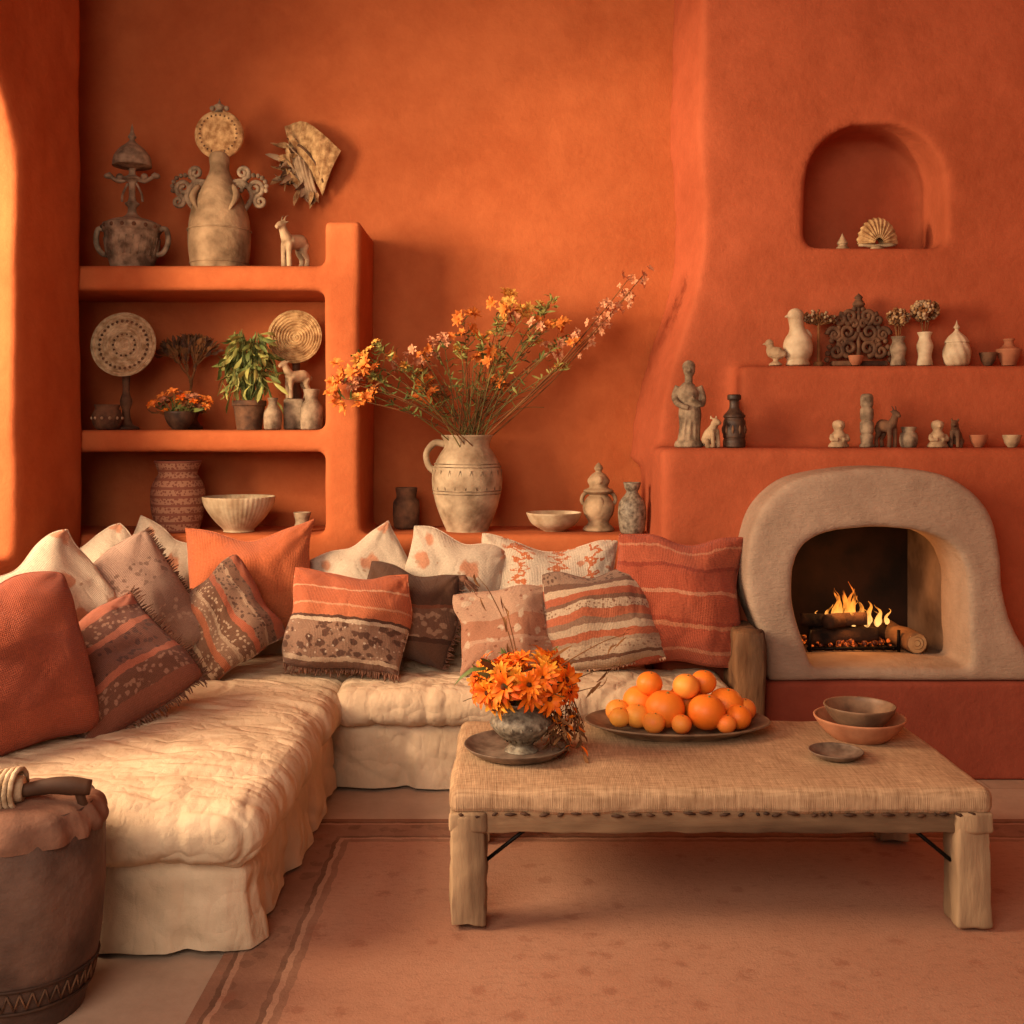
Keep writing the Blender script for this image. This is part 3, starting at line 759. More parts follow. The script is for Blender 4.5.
for x, y, z, r, m in fr:
    ell(b, (x, y, z+.008), (r, r, r*.93), m, seg=28, rings=18, disp=lambda d: 1-.06*math.exp(-((1-abs(d.z))*22)))
    ell(b, (x+.1*r, y-.3*r, z+.008+r*.87), r*.07, m_stem, seg=6, rings=4)
b.obj('fruit_platter', (.565, 3.70, TZ))

# bowls on table
def bowl(mb, r, h, m, mi=None, z=0, foot=.5):
    lathe(mb, [(0, z), (r*foot*.8, z), (r*foot, z+h*.06), (r*.8, z+h*.4), (r*.97, z+h*.85), (r, z+h), (r*.955, z+h*1.0), (r*.9, z+h*.8), (r*.7, z+h*.4), (r*.35, z+h*.16), (0, z+h*.13)], m, seg=44)
m_bowl2 = mat('brown_glazed_clay', (142, 108, 82), (92, 68, 52), 9, .5, .3, 40)
m_bowl3 = mat('buff_terracotta', (196, 134, 98), (160, 100, 70), 9, .7, .3, 40)
b = MB(); bowl(b, .15, .075, m_bowl3, foot=.6); bowl(b, .117, .07, m_bowl2, z=.042, foot=.6)
b.obj('stacked_bowls', (1.165, 3.62, TZ))
b = MB(); bowl(b, .085, .026, m_dish, foot=.55); b.obj('small_saucer', (1.02, 3.40, TZ))

# ------------------------------------------------------------------ floor pot with draped cover
m_hide = mat('aged_leather', (110, 80, 66), (66, 46, 38), 5, .7, .7, 16, dist=.014)
m_cloth = mat('rust_brown_cloth', (142, 98, 76), (100, 68, 54), 6, .9, .6, 26, dist=.01)
m_rope = mat('rope_wrap', (206, 180, 148), (150, 120, 88), 30, .95, .8, 90)
b = MB()
lathe(b, [(0, 0), (.13, 0), (.15, .02), (.185, .16), (.2, .32), (.2, .42), (.19, .48), (.175, .51), (.17, .5), (.15, .3), (0, .28)], m_hide, seg=72, rib=lambda a, z: 1+.012*math.sin(a*7+z*8)+.024*noise.noise(Vector((math.cos(a)*3, math.sin(a)*3, z*9))))
for z, rr_ in ((.125, .182), (.065, .168)):
    tube(b, [(rr_*math.cos(a*pi/18), rr_*math.sin(a*pi/18), z) for a in range(37)], .004, m_dkwood, seg=6, n=1)
for i in range(40):
    a = 2*pi*i/40
    for k in range(2): tube(b, [(.172*math.cos(a), .172*math.sin(a), .075), (.18*math.cos(a+.08*(1 if k else -1)), .18*math.sin(a+.08*(1 if k else -1)), .115)], .0025, m_clayd, seg=5, n=1)
lathe(b, [(.198, .455), (.2, .48), (.186, .512), (.15, .53), (.08, .54), (.0, .543)], m_cloth, seg=90, rib=lambda a, z: 1+.03*math.sin(a*17+z*20+2*math.sin(a*3))*(1 if z < .53 else .4)+.06*noise.noise(Vector((math.cos(a)*5, math.sin(a)*5, z*15))))
tube(b, [(.02, -.06, .565), (.09, -.05, .575), (.14, -.04, .572), (.185, -.03, .565)], [.016, .02, .023, .019], m_dkwood, seg=14)
tube(b, [(-.14, -.09, .52), (-.09, -.08, .55), (-.03, -.07, .57), (.03, -.06, .572)], [.042, .046, .042, .03], m_rope, seg=16)
for i in range(13):
    t = i/12; c = Vector((-.14, -.09, .52)).lerp(Vector((.02, -.065, .574)), t)+Vector((0, 0, .012*math.sin(t*pi)))
    tube(b, [c+Vector((.0, math.cos(a)*.048, math.sin(a)*.048)) for a in [x*pi/6 for x in range(13)]], .0065, m_rope, seg=6, n=1)
tube(b, [(-.19, -.02, .46), (-.16, -.08, .50), (-.13, -.09, .52)], .014, m_dkwood, seg=10)
tube(b, [(.165, -.02, .51), (.16, -.03, .54), (.155, -.035, .57)], .012, m_dkwood, seg=10)
b.obj('large_lidded_floor_pot', (-1.24, 2.735, 0.0))

# ------------------------------------------------------------------ pitcher with bouquet
LZ = .966
m_pitch = mat('pitcher_clay', (190, 166, 136), (130, 106, 82), 9, .85, .6, 34, dist=.006)
b = MB()
lathe(b, [(0, 0), (.095, 0), (.105, .01), (.15, .12), (.172, .23), (.165, .31), (.135, .375), (.112, .41), (.115, .44), (.128, .465), (.12, .466), (.1, .42), (.11, .36), (.1, .3), (0, .28)], m_pitch, seg=52)
for z, r in ((.33, .161), (.315, .166), (.2, .169), (.185, .167)):
    tube(b, [(r*math.cos(a*pi/20), r*math.sin(a*pi/20), z) for a in range(41)], .0025, m_clay2, seg=6, n=1)
for i in range(20):
    a = 2*pi*i/20; b2 = a+pi/20; c3 = a+pi/10
    tube(b, [(.169*math.cos(a), .169*math.sin(a), .205), (.171*math.cos(b2), .171*math.sin(b2), .30), (.169*math.cos(c3), .169*math.sin(c3), .205)], .0022, m_clay2, seg=5, n=1)
tube(b, [(-.105, 0, .425), (-.16, 0, .43), (-.2, 0, .38), (-.19, 0, .32), (-.155, 0, .29)], [.018, .017, .015, .015, .02], m_pitch, seg=12)
b.obj('clay_pitcher', (-.22, 5.30, LZ))
rd = random.Random(5)
b = MB()
base = Vector((0, 0, .40))
def stem(e, m=m_stem, r=.003, arch=.1):
    e = Vector(e); o = Vector((rd.uniform(-.06, .06), rd.uniform(-.06, .06), 0))
    p1 = base+o; p2 = p1.lerp(e, .45)+Vector((-(e.x)*arch, 0, abs(e.x)*arch*1.5)); p3 = p1.lerp(e, .8)+Vector((-(e.x)*arch*.5, 0, abs(e.x)*arch))
    if e.y < -.2: p1.y -= .05; p2.y -= .10; p3.y -= .05
    P = [Vector((o.x*.4, o.y*.4, .3)), p1, p2, p3, e]
    tube(b, P, [r, r, r*.85, r*.7, r*.5], m, seg=6)
    return catmull(P, 6)
def spray(C, m, n, L=(.02, .04), lo=.5):
    for k in range(n):
        p = C[int(len(C)*rd.uniform(lo, .99))]; leafb(b, p, (rd.uniform(-1, 1), rd.uniform(-1, 1), rd.uniform(-.2, 1)), rd.uniform(*L), .011, m, rd)
# (tip x, tip z, kind) relative to pitcher base
tips = [(-.58, .72, 'o'), (-.50, .84, 'y'), (-.59, .64, 'o'), (-.55, .79, 'o'), (-.42, .80, 'o'), (-.47, .66, 'y'), (-.52, .72, 'p'), (-.45, .74, 'l'), (-.41, .88, 'l'), (-.16, .90, 'p'), (-.22, .87, 'p'), (-.11, .92, 'p'), (-.21, .68, 'o'), (-.19, .74, 'o'), (-.24, .78, 'l'),
        (-.02, 1.07, 'o'), (.01, .97, 'o'), (-.03, .90, 'l'), (.17, 1.10, 'y'), (.23, 1.13, 'y'), (.28, 1.08, 'y'), (.20, 1.06, 'p'), (.16, 1.02, 'l'), (.37, 1.10, 'l'), (.41, 1.12, 'l'), (.36, 1.0, 'p'), (.44, 1.04, 'y'), (.34, .95, 'l'), (.46, .92, 'l'), (.42, .90, 'p'),
        (.5, .94, 'p'), (.1, .86, 'o'), (.08, .94, 'l'), (.18, .88, 'l'), (-.30, .8, 'l'), (-.34, .84, 'p'), (.14, .74, 'o'), (.47, .80, 'l')]
for x, z, k in tips:
    y = rd.uniform(-.13, .1)
    if x < -.4: y = rd.uniform(-.34, -.29)
    C = stem((x, y, z), rd.choice([m_stem, m_stem, m_dry]), arch=.05)
    spray(C, rd.choice([m_leaf, m_leafl, m_stem, m_dry]), 15, L=(.03, .075), lo=.45)
    e = C[-1]
    if k in 'oy':
        mm = m_po if k == 'o' else m_py
        for q in range(4):
            flower(b, e+Vector((rd.uniform(-.05, .05), rd.uniform(-.04, .04), rd.uniform(-.05, .03))), (rd.uniform(-1, 1), -.7, rd.uniform(-.2, 1)), rd.uniform(.030, .052), 7, rd.choice([mm, mm, m_po]), rd, None, 2, .34)
    elif k == 'p':
        for q in range(7):
            flower(b, e+Vector((rd.uniform(-.05, .05), rd.uniform(-.04, .04), rd.uniform(-.045, .03))), (rd.uniform(-1, 1), -.7, rd.uniform(-.2, 1)), rd.uniform(.022, .036), 6, rd.choice([m_fp, m_fp, m_po]), rd, None, 2)
    else:
        spray(C[int(len(C)*.6):], m_leafl, 16, L=(.03, .055))
        for q in range(3):
            flower(b, e+Vector((rd.uniform(-.03, .03), 0, rd.uniform(-.03, .02))), (rd.uniform(-1, 1), -.6, 1), rd.uniform(.02, .034), 6, rd.choice([m_leafl, m_py]), rd, None, 2)
# long blossom branches to the right
for e in [(.86, -.05, 1.25), (.80, .02, 1.17), (.70, .0, 1.07), (.78, -.1, 1.22)]:
    C = stem(e, m_dry, .004, -.02)
    for k in range(18):
        p = C[int(len(C)*rd.uniform(.68, .999))]+Vector((rd.uniform(-.035, .035), rd.uniform(-.02, .02), rd.uniform(-.035, .035)))
        flower(b, p, (rd.uniform(-1, 1), -.6, rd.uniform(-.5, 1)), rd.uniform(.016, .03), 5, m_fp, rd, None, 1, .55)
for i in range(26):
    stem((rd.uniform(-.3, .45), rd.uniform(-.12, .1), rd.uniform(.6, .9)), rd.choice([m_stem, m_dry]), .0025)
b.obj('wildflower_bouquet', (-.22, 5.30, LZ))

# ------------------------------------------------------------------ ledge ornaments
def simple(name, prof, m, loc, rib=None, seg=36, sm=4):
    mb = MB(); lathe(mb, prof, m, seg=seg, rib=rib, sm=sm); return mb.obj(name, loc)
simple('small_clay_jar', [(0, 0), (.05, 0), (.065, .03), (.066, .13), (.05, .155), (.055, .2), (.05, .2), (.04, .15), (0, .14)], m_clayd, (-.53, 5.42, LZ))
b = MB(); bowl(b, .135, .09, m_cream, foot=.42); b.obj('ceramic_bowl', (.205, 5.28, LZ))
b = MB()
lathe(b, [(0, 0), (.07, 0), (.075, .015), (.05, .04), (.07, .08), (.078, .12), (.06, .16), (.045, .175), (.07, .19), (.072, .2), (.045, .215), (.055, .245), (.035, .275), (.015, .29), (.022, .305), (.012, .325), (0, .335)], m_clay)
for s in (-1, 1):
    tube(b, [(s*.06, 0, .12), (s*.082, 0, .145), (s*.075, 0, .175), (s*.055, 0, .19)], .010, m_clay)
ell(b, (0, -.05, .12), (.03, .03, .05), m_clay); ell(b, (0, -.045, .25), (.02, .02, .022), m_clay)
b.obj('finial_lidded_urn', (.425, 5.30, LZ))
simple('speckled_bottle_vase', [(0, 0), (.05, 0), (.062, .03), (.068, .1), (.06, .15), (.035, .185), (.028, .2), (.035, .215), (.042, .24), (.036, .24), (.02, .2), (0, .19)], m_greyv, (.575, 5.17, LZ))

# shelf bottom bay
def redvase_mat():
    m, nt, bb = newmat('painted_red_clay'); v = coords(nt, 'Object')
    s = nd(nt, 'ShaderNodeSeparateXYZ'); nt.links.new(v, s.inputs[0])
    k = mathn(nt, 'FRACT', mathn(nt, 'MULTIPLY', s.outputs[2], 24)); k = mathn(nt, 'GREATER_THAN', k, .3)
    vo = nd(nt, 'ShaderNodeTexVoronoi'); vo.inputs['Scale'].default_value = 75; nt.links.new(v, vo.inputs['Vector'])
    q = mathn(nt, 'GREATER_THAN', vo.outputs['Distance'], .42)
    col = mixc(nt, mathn(nt, 'MULTIPLY', k, q), lin((122, 66, 48)), lin((158, 112, 86)))
    nt.links.new(col, bb.inputs['Base Color']); bb.inputs['Roughness'].default_value = .8
    bumpn(nt, bb, noisen(nt, v, 50), .4, .004); return m
simple('painted_clay_vase', [(0, 0), (.095, 0), (.105, .02), (.125, .1), (.128, .2), (.108, .255), (.092, .28), (.1, .31), (.112, .34), (.104, .34), (.085, .28), (.09, .2), (0, .18)], redvase_mat(), (-1.63, 5.27, LZ), seg=44)
b = MB()
lathe(b, [(0, 0), (.07, 0), (.075, .012), (.12, .06), (.16, .12), (.173, .165), (.165, .165), (.14, .11), (.08, .05), (0, .04)], m_cream, seg=160, rib=lambda a, z: 1+(.008*math.sin(a*44) if z > .015 else 0))
b.obj('ribbed_bowl', (-1.33, 5.26, LZ))
simple('small_cup', [(0, 0), (.035, 0), (.04, .02), (.032, .05), (.042, .09), (.038, .09), (.028, .05), (0, .04)], m_clay2, (-1.02, 5.25, LZ))

# shelf 2
S2 = 1.462
m_straw2 = mat('pale_woven_straw', (204, 176, 140), (150, 118, 84), 34, .9, .8, 90)
def woven_plate(name, loc, r, stand=True, m=m_straw):
    b = MB(); zc = loc[3]
    M = T(0, 0, zc) @ RX(-8) @ RX(90)
    rings = 9
    prof = [(0, .02)]
    for i in range(rings*4+1):
        t = i/(rings*4); prof.append((r*(.06+.94*t), .012+.022*t*t+.006*math.sin(t*rings*2*pi)))
    prof += [(r*1.0, .02), (r*.9, .006), (0, 0)]
    lathe(b, prof, m, M, seg=72, sm=0, rib=lambda a, z: 1+.006*math.sin(a*36))
    if m is m_straw2:
        for k in range(30):
            a = 2*pi*k/30
            ell(b, (r*.74*math.cos(a), r*.74*math.sin(a), .026), (.008, .008, .005), m_clayd, M, seg=6, rings=4)
        for k in range(14):
            a = 2*pi*k/14
            ell(b, (r*.34*math.cos(a), r*.34*math.sin(a), .02), (.006, .006, .005), m_clayd, M, seg=6, rings=4)
    if stand:
        h = zc-r
        lathe(b, [(0, 0), (.055, 0), (.06, .012), (.03, .03), (.018, h*.35), (.03, h*.55), (.016, h*.75), (.02, h+.03), (0, h+.04)], m_clayd, T(0, .01, 0), seg=20)
    return b.obj(name, loc[:3])
woven_plate('woven_plate_on_stand', (-1.89, 5.28, S2, .41), .158, m=m_straw2)
woven_plate('woven_plate_on_stand', (-1.085, 5.42, S2, .46), .135)
b = MB(); lathe(b, [(0, 0), (.045, 0), (.066, .03), (.07, .07), (.055, .1), (.06, .118), (.054, .118), (.048, .1), (0, .05)], m_clayd)
for k in range(12): ell(b, (.07*math.cos(k*pi/6), .07*math.sin(k*pi/6), .055), .008, m_clay, seg=6, rings=4)
b.obj('small_clay_pot', (-1.945, 5.19, S2))
# dried coral fan
b = MB(); rd = random.Random(9)
lathe(b, [(0, 0), (.05, 0), (.055, .015), (.03, .05), (.045, .1), (.03, .15), (0, .16)], m_clayd, seg=20)
def branch(p, a, L, r, dep):
    q = p+Vector((math.sin(a)*L, rd.uniform(-.01, .01), math.cos(a)*L))
    tube(b, [p, p.lerp(q, .5)+Vector((rd.uniform(-.008, .008), 0, 0)), q], [r, r*.85, r*.7], m_dry, seg=6, n=2)
    leafb(b, q, (math.sin(a), -.2, math.cos(a)), .05, .02, rd.choice([m_dry, m_clayd]), rd)
    if dep:
        for k in (-1, 1):
            branch(q, a+k*rd.uniform(.2, .38), L*.78, r*.75, dep-1)
        if rd.random() < .6: branch(q, a, L*.7, r*.75, dep-1)
branch(Vector((0, 0, .13)), 0, .088, .011, 5)
b.obj('dried_coral_ornament', (-1.61, 5.42, S2))
# orange flower bowl
b = MB(); bowl(b, .075, .085, m_dkcer, foot=.5)
for i in range(34):
    x, y = rd.uniform(-.15, .14), rd.uniform(-.06, .05); z = .09+rd.uniform(-.02, .09)*(1-abs(x)*3)
    tube(b, [(0, 0, .05), (x*.6, y*.6, .09), (x, y, z)], .002, m_stem, seg=5, n=2)
    flower(b, (x, y, z), (x*4, -.6, .8), rd.uniform(.02, .036), 6, rd.choice([m_po, m_fp, m_fo, m_dry, m_terra]), rd, None, 2)
for i in range(24): leafb(b, (rd.uniform(-.09, .09), 0, .09), (rd.uniform(-1, 1), rd.uniform(-1, .4), rd.uniform(-.2, .8)), .09, .02, rd.choice([m_leaf, m_dry]), rd)
b.obj('flower_bowl', (-1.60, 5.20, S2))
# potted plant
b = MB(); lathe(b, [(0, 0), (.055, 0), (.06, .01), (.075, .11), (.082, .115), (.082, .138), (.075, .138), (.065, .12), (0, .11)], m_clayd)
rd = random.Random(4)
for i in range(90):
    a = rd.uniform(0, 2*pi); o = rd.uniform(.4, 1)
    top = Vector((math.cos(a)*.09*o, math.sin(a)*.07*o, rd.uniform(.26, .48)))
    end = Vector((math.cos(a)*.17*o, math.sin(a)*.12*o, top.z-rd.uniform(.02, .2)))
    C = catmull([(0, 0, .12), top*.9, top, end], 4)
    tube(b, C, .0018, m_leaf, seg=4, n=1)
    d = (end-top)
    for k in range(3):
        p = top.lerp(end, k/3); leafb(b, p, d+Vector((rd.uniform(-.1, .1), rd.uniform(-.1, .1), 0)), rd.uniform(.06, .1), .022, rd.choice([m_leaf, m_leafl, m_leafl]), rd)
b.obj('potted_plant', (-1.275, 5.24, S2))

# figurines
def quad(name, loc, h, m, yaw=0, horns=True, ped=0):
    """goat / llama figurine facing +x, height h"""
    b = MB(); k = h/.25
    def S(p): return Vector(p)*k+Vector((0, 0, ped))
    tube(b, [S((-.075, 0, .13)), S((-.03, 0, .135)), S((.03, 0, .13)), S((.06, 0, .14))], [.026*k, .042*k, .038*k, .038*k, .024*k], m, seg=14)
    tube(b, [S((.05, 0, .14)), S((.072, 0, .175)), S((.085, 0, .205))], [.032*k, .023*k, .019*k], m, seg=12)
    tube(b, [S((.075, 0, .212)), S((.10, 0, .205)), S((.125, 0, .19))], [.022*k, .019*k, .010*k], m, seg=12)
    for s in (-1, 1):
        tube(b, [S((.05, s*.018, .12)), S((.055, s*.02, .06)), S((.052, s*.02, 0))], [.02*k, .014*k, .015*k], m, seg=10)
        tube(b, [S((-.06, s*.018, .125)), S((-.05, s*.02, .085)), S((-.072, s*.02, .05)), S((-.066, s*.02, 0))], [.024*k, .018*k, .013*k, .015*k], m, seg=10)
        tube(b, [S((.075, s*.014, .22)), S((.065, s*.03, .225))], [.008*k, .003*k], m, seg=8, n=1)
        if horns: tube(b, [S((.08, s*.008, .225)), S((.07, s*.012, .25)), S((.05, s*.015, .262))], [.006*k, .005*k, .002*k], m, seg=8)
    tube(b, [S((-.075, 0, .14)), S((-.1, 0, .13)), S((-.098, 0, .11))], [.009*k, .007*k, .004*k], m, seg=8)
    o = b.obj(name, loc, rz=math.radians(yaw)); voxelize(o, .0045*max(1, k*.8), 2, m=m)
    return o
S3 = 2.242
quad('goat_figurine', (-1.05, 5.21, S3), .235, m_clay, yaw=235)
# llama on block
b = MB(); rbox(b, (0, 0, .075), (.05, .045, .075), .012, m_clay2, (3, 3, 3), lambda w, n: n*nz(w, 30, 1)*.006)
b.obj('stone_pedestal', (-1.06, 5.28, S2))
quad('llama_figurine', (-1.05, 5.28, S2+.152), .20, m_clay, yaw=220, horns=False)
simple('stone_bottle', [(0, 0), (.035, 0), (.042, .02), (.042, .08), (.025, .11), (.02, .13), (.026, .15), (.02, .15), (0, .14)], m_clay2, (-1.145, 5.17, S2))
simple('stone_bottle', [(0, 0), (.045, 0), (.052, .02), (.054, .1), (.04, .13), (.03, .15), (.04, .19), (.034, .19), (0, .16)], m_clay2, (-.965, 5.20, S2))

# top shelf
def spiral(cx, cz, r, turns, a0, s=1, n=26, y=0):
    return [(cx+s*r*(1-t*.85)*math.cos(a0+t*turns*2*pi), y, cz+r*(1-t*.85)*math.sin(a0+t*turns*2*pi)) for t in [i/n for i in range(n+1)]]
b = MB()
lathe(b, [(0, 0), (.09, 0), (.1, .01), (.125, .1), (.13, .17), (.138, .185), (.138, .215), (.128, .22), (.1, .235), (.05, .25), (.025, .27), (.02, .30), (.035, .32), (.018, .34), (.018, .42), (.05, .44), (.018, .46), (.018, .49), (.03, .5)], m_clay2, seg=40)
lathe(b, [(.02, .49), (.085, .50), (.092, .51), (.085, .55), (.06, .585), (.03, .61), (.012, .63), (.02, .645), (.01, .665), (.006, .69), (0, .71)], m_clay2, seg=32)
for s in (-1, 1):
    tube(b, [(s*.12, 0, .19), (s*.165, 0, .195), (s*.175, 0, .13), (s*.15, 0, .08), (s*.12, 0, .07)], .013, m_clay2, seg=10)
    tube(b, [(s*.01, 0, .445), (s*.06, 0, .43), (s*.10, 0, .45), (s*.115, 0, .47)], [.01, .012, .01, .008], m_clay2, seg=8)
    ell(b, (s*.115, 0, .455), (.022, .022, .014), m_clay2); ell(b, (s*.06, 0, .45), .018, m_clay2)
    tube(b, [(s*.05, 0, .33), (s*.045, 0, .37), (s*.02, 0, .42)], .006, m_clay2, seg=8)
for k in range(16):
    ell(b, (.137*math.cos(k*pi/8), .137*math.sin(k*pi/8), .2), .011, m_clayd, seg=7, rings=5)
for k in range(24):
    a = k*pi/12
    tube(b, [(.118*math.cos(a), .118*math.sin(a), .06), (.13*math.cos(a+.13), .13*math.sin(a+.13), .15)], .004, m_clay2, seg=5, n=1)
b.obj('tiered_ceremonial_urn', (-1.85, 5.26, S3))
m_vase = mat('aged_pale_clay', (176, 146, 112), (108, 84, 60), 7, .85, .7, 30, dist=.008)
b = MB()
lathe(b, [(0, 0), (.12, 0), (.135, .012), (.148, .1), (.15, .18), (.138, .27), (.108, .36), (.07, .43), (.046, .49), (.05, .54), (.04, .57), (0, .58)], m_vase, seg=48)
for z, r in ((.19, .152), (.03, .14)):
    tube(b, [(r*math.cos(a*pi/20), r*math.sin(a*pi/20), z) for a in range(41)], .004, m_vase, seg=6, n=1)
for s in (-1, 1):
    tube(b, [(s*.12, 0, .29), (s*.16, 0, .36), (s*.12, 0, .43), (s*.06, 0, .43)], .013, m_clay2, seg=8)
    for cx, cz, r, a, tn in ((.175, .40, .042, -pi/2, 1.6), (.115, .475, .034, -pi/2, 1.5), (.20, .335, .032, pi/2, 1.5), (.10, .40, .028, 0, 1.4)):
        tube(b, spiral(s*cx, cz, r, tn, a, s), [.012, .009], m_clay2, seg=8, n=1)
    tube(b, [(s*.085, -.06, .40), (s*.105, -.09, .34), (s*.075, -.11, .27)], [.012, .018, .006], m_vase, seg=8)
    for k in range(9):
        a = k/8*pi-.3; ell(b, (s*(.172+.058*math.cos(a)), 0, .405+.058*math.sin(a)), .012, m_clay2, seg=7, rings=5)
M = T(0, 0, .66) @ RX(90)
lathe(b, [(0, .03), (.05, .026), (.075, .02), (.088, .028), (.10, .024), (.118, .012), (.118, -.006), (.1, -.015), (0, -.015)], m_straw, M, seg=48, rib=lambda a, z: 1+.015*math.sin(a*24))
for k in range(26): ell(b, (.09*math.cos(k*pi/13), .09*math.sin(k*pi/13), .026), .006, m_clayd, M, seg=6, rings=4)
lathe(b, [(.03, .765), (.018, .785), (.028, .80), (.008, .815), (0, .84)], m_clay2, seg=16)
for s in (-1, 1): ell(b, (s*.035, 0, .79), .013, m_clay2)
b.obj('scroll_handled_vase', (-1.43, 5.28, S3))
# wall sculpture: folded straw bird / fan
b = MB(); rd = random.Random(2)
def sheet(c, pts_a, pts_b, m, n=10):
    A = catmull(pts_a, n); B = catmull(pts_b, n); vs = []; fs = []; K = 8
    for i, (p, q) in enumerate(zip(A, B)):
        for k in range(K+1):
            t = k/K; w = p.lerp(q, t)+Vector((0, -.035*math.sin(t*pi)-.004*math.sin(i*1.6), 0)); vs.append(w)
    for i in range(len(A)-1):
        for k in range(K): fs.append((i*(K+1)+k, i*(K+1)+k+1, (i+1)*(K+1)+k+1, (i+1)*(K+1)+k))
    b.add(vs, fs, m)
sheet(0, [(-.12, -.02, .22), (-.02, -.04, .24), (.08, -.10, .17), (.18, -.08, .08)], [(-.06, 0, .02), (0, -.02, -.02), (.05, -.05, -.08), (.08, -.04, -.14)], m_straw)
sheet(0, [(-.15, -.01, .02), (-.1, -.03, .08), (-.04, -.05, .06), (.02, -.04, 0)], [(-.03, 0, -.14), (0, -.02, -.17), (.03, -.03, -.18), (.06, -.03, -.15)], m_clay)
for i in range(46):
    a = rd.uniform(1.6, 4.6)
    leafb(b, (-.06+rd.uniform(-.03, .05), -.03, rd.uniform(-.1, .12)), (math.cos(a), -.4, math.sin(a)), rd.uniform(.07, .14), .03, rd.choice([m_straw, m_clay, m_straw, m_clayd]), rd)
for i in range(10):
    leafb(b, (.03, -.03, -.1), (rd.uniform(-.4, .5), -.2, -1), rd.uniform(.06, .12), .025, rd.choice([m_clayd, m_straw]), rd)
tube(b, [(0, .03, .0), (.0, -.03, 0)], .02, m_clayd)
tube(b, [(-.08, -.02, .13), (-.02, -.075, .1), (.05, -.09, .02), (.09, -.07, -.08)], .006, m_clayd)
b.obj('straw_wall_ornament', (-1.05, 5.57, 2.80))

# ------------------------------------------------------------------ chimney step ornaments
Z1 = 1.382; Z2 = 1.762; ZN = 2.338
def statue(name, loc, h, m, kind=0):
    b = MB(); k = h/.39
    def s(p): return Vector(p)*k
    lathe(b, [(0, 0), (.06*k, 0), (.062*k, .02*k), (.05*k, .03*k), (0, .032*k)], m, seg=20)
    tube(b, [s((0, 0, .02)), s((.006, .004, .1)), s((.004, 0, .18)), s((-.004, 0, .24)), s((0, 0, .285))], [.052*k, .046*k, .052*k, .042*k, .05*k, .026*k], m, seg=18)
    for i in range(5):
        a = -1.2+i*.55
        tube(b, [s((.045*math.sin(a), -.045*math.cos(a), .03)), s((.043*math.sin(a+.1), -.043*math.cos(a+.1), .1)), s((.03*math.sin(a+.4), -.046*math.cos(a+.4), .18))], [.008*k, .006*k, .003*k], m, seg=8)
    tube(b, [s((0, 0, .28)), s((0, 0, .32))], .018*k, m, seg=10, n=1)
    ell(b, s((.002, -.002, .345)), (.027*k, .03*k, .035*k), m)
    ell(b, s((.002, .008, .36)), (.030*k, .03*k, .030*k), m)
    tube(b, [s((0, -.03, .352)), s((0, -.038, .338))], [.004*k, .007*k], m, n=1)
    for q in (-1, 1):
        tube(b, [s((q*.045, 0, .272)), s((q*.062, .0, .225)), s((q*.05, -.038, .19)), s((q*.008, -.052, .195+.02*q))], [.018*k, .016*k, .014*k, .011*k], m, seg=10)
    o = b.obj(name, loc); voxelize(o, .0042*max(k, .6), 2, m=m); return o
statue('standing_clay_statue', (.80, 4.89, Z1), .395, m_clay2)
def dog(name, loc, h, m, yaw):
    b = MB(); k = h/.13
    def s(p): return Vector(p)*k
    tube(b, [s((-.03, 0, .025)), s((-.015, 0, .055)), s((.012, 0, .085))], [.03*k, .028*k, .02*k], m, seg=12)
    tube(b, [s((.01, 0, .085)), s((.02, 0, .108))], [.017*k, .018*k], m, seg=10, n=1)
    tube(b, [s((.018, 0, .112)), s((.04, 0, .107)), s((.052, 0, .103))], [.018*k, .012*k, .008*k], m, seg=10)
    for q in (-1, 1):
        tube(b, [s((.015, q*.012, .075)), s((.022, q*.014, .035)), s((.024, q*.014, 0))], [.012*k, .009*k, .009*k], m, seg=8)
        tube(b, [s((-.025, q*.022, .03)), s((0, q*.026, .022)), s((-.002, q*.025, .004)), s((.014, q*.025, .005))], [.016*k, .012*k, .009*k, .007*k], m, seg=8)
        tube(b, [s((.012, q*.012, .122)), s((.008, q*.016, .138))], [.008*k, .002*k], m, seg=8, n=1)
    tube(b, [s((-.05, 0, .012)), s((-.07, .01, .012)), s((-.075, .025, .015))], [.01*k, .008*k, .004*k], m, seg=8)
    o = b.obj(name, loc, rz=math.radians(yaw)); voxelize(o, .0035*max(k, .8), 2, m=m); return o
dog('sitting_dog_figurine', (.895, 4.83, Z1), .135, m_clay, -60)
b = MB()
lathe(b, [(0, 0), (.045, 0), (.05, .012), (.05, .03), (.046, .04), (.05, .05), (.05, .11), (.044, .13), (.05, .14), (.03, .165), (.022, .18), (.022, .21), (.03, .215), (.03, .235), (.02, .236), (0, .22)], m_dkcer, seg=28)
for k in range(10): ell(b, (.05*math.cos(k*pi/5), .05*math.sin(k*pi/5), .08), (.007, .007, .02), m_clayd, seg=6, rings=5)
b.obj('carved_bottle', (1.0, 4.86, Z1))
def head_bust(name, loc, h, m):
    b = MB(); k = h/.125
    lathe(b, [(0, 0), (.042*k, 0), (.045*k, .01*k), (.03*k, .03*k), (.034*k, .055*k), (.02*k, .075*k), (.028*k, .095*k), (.024*k, .115*k), (0, .125*k)], m, seg=20)
    for q in (-1, 1):
        tube(b, [Vector((q*.03, -.005, .055))*k, Vector((q*.036, -.02, .035))*k, Vector((q*.01, -.034, .035))*k], [.012*k, .01*k, .008*k], m, seg=8)
    tube(b, [Vector((0, -.024, .1))*k, Vector((0, -.034, .092))*k], [.004*k, .007*k], m, n=1)
    return voxelize(b.obj(name, loc), .0035*max(k, .8), 1, m=m)
head_bust('seated_idol_figurine', (1.47, 4.86, Z1), .125, m_clay)
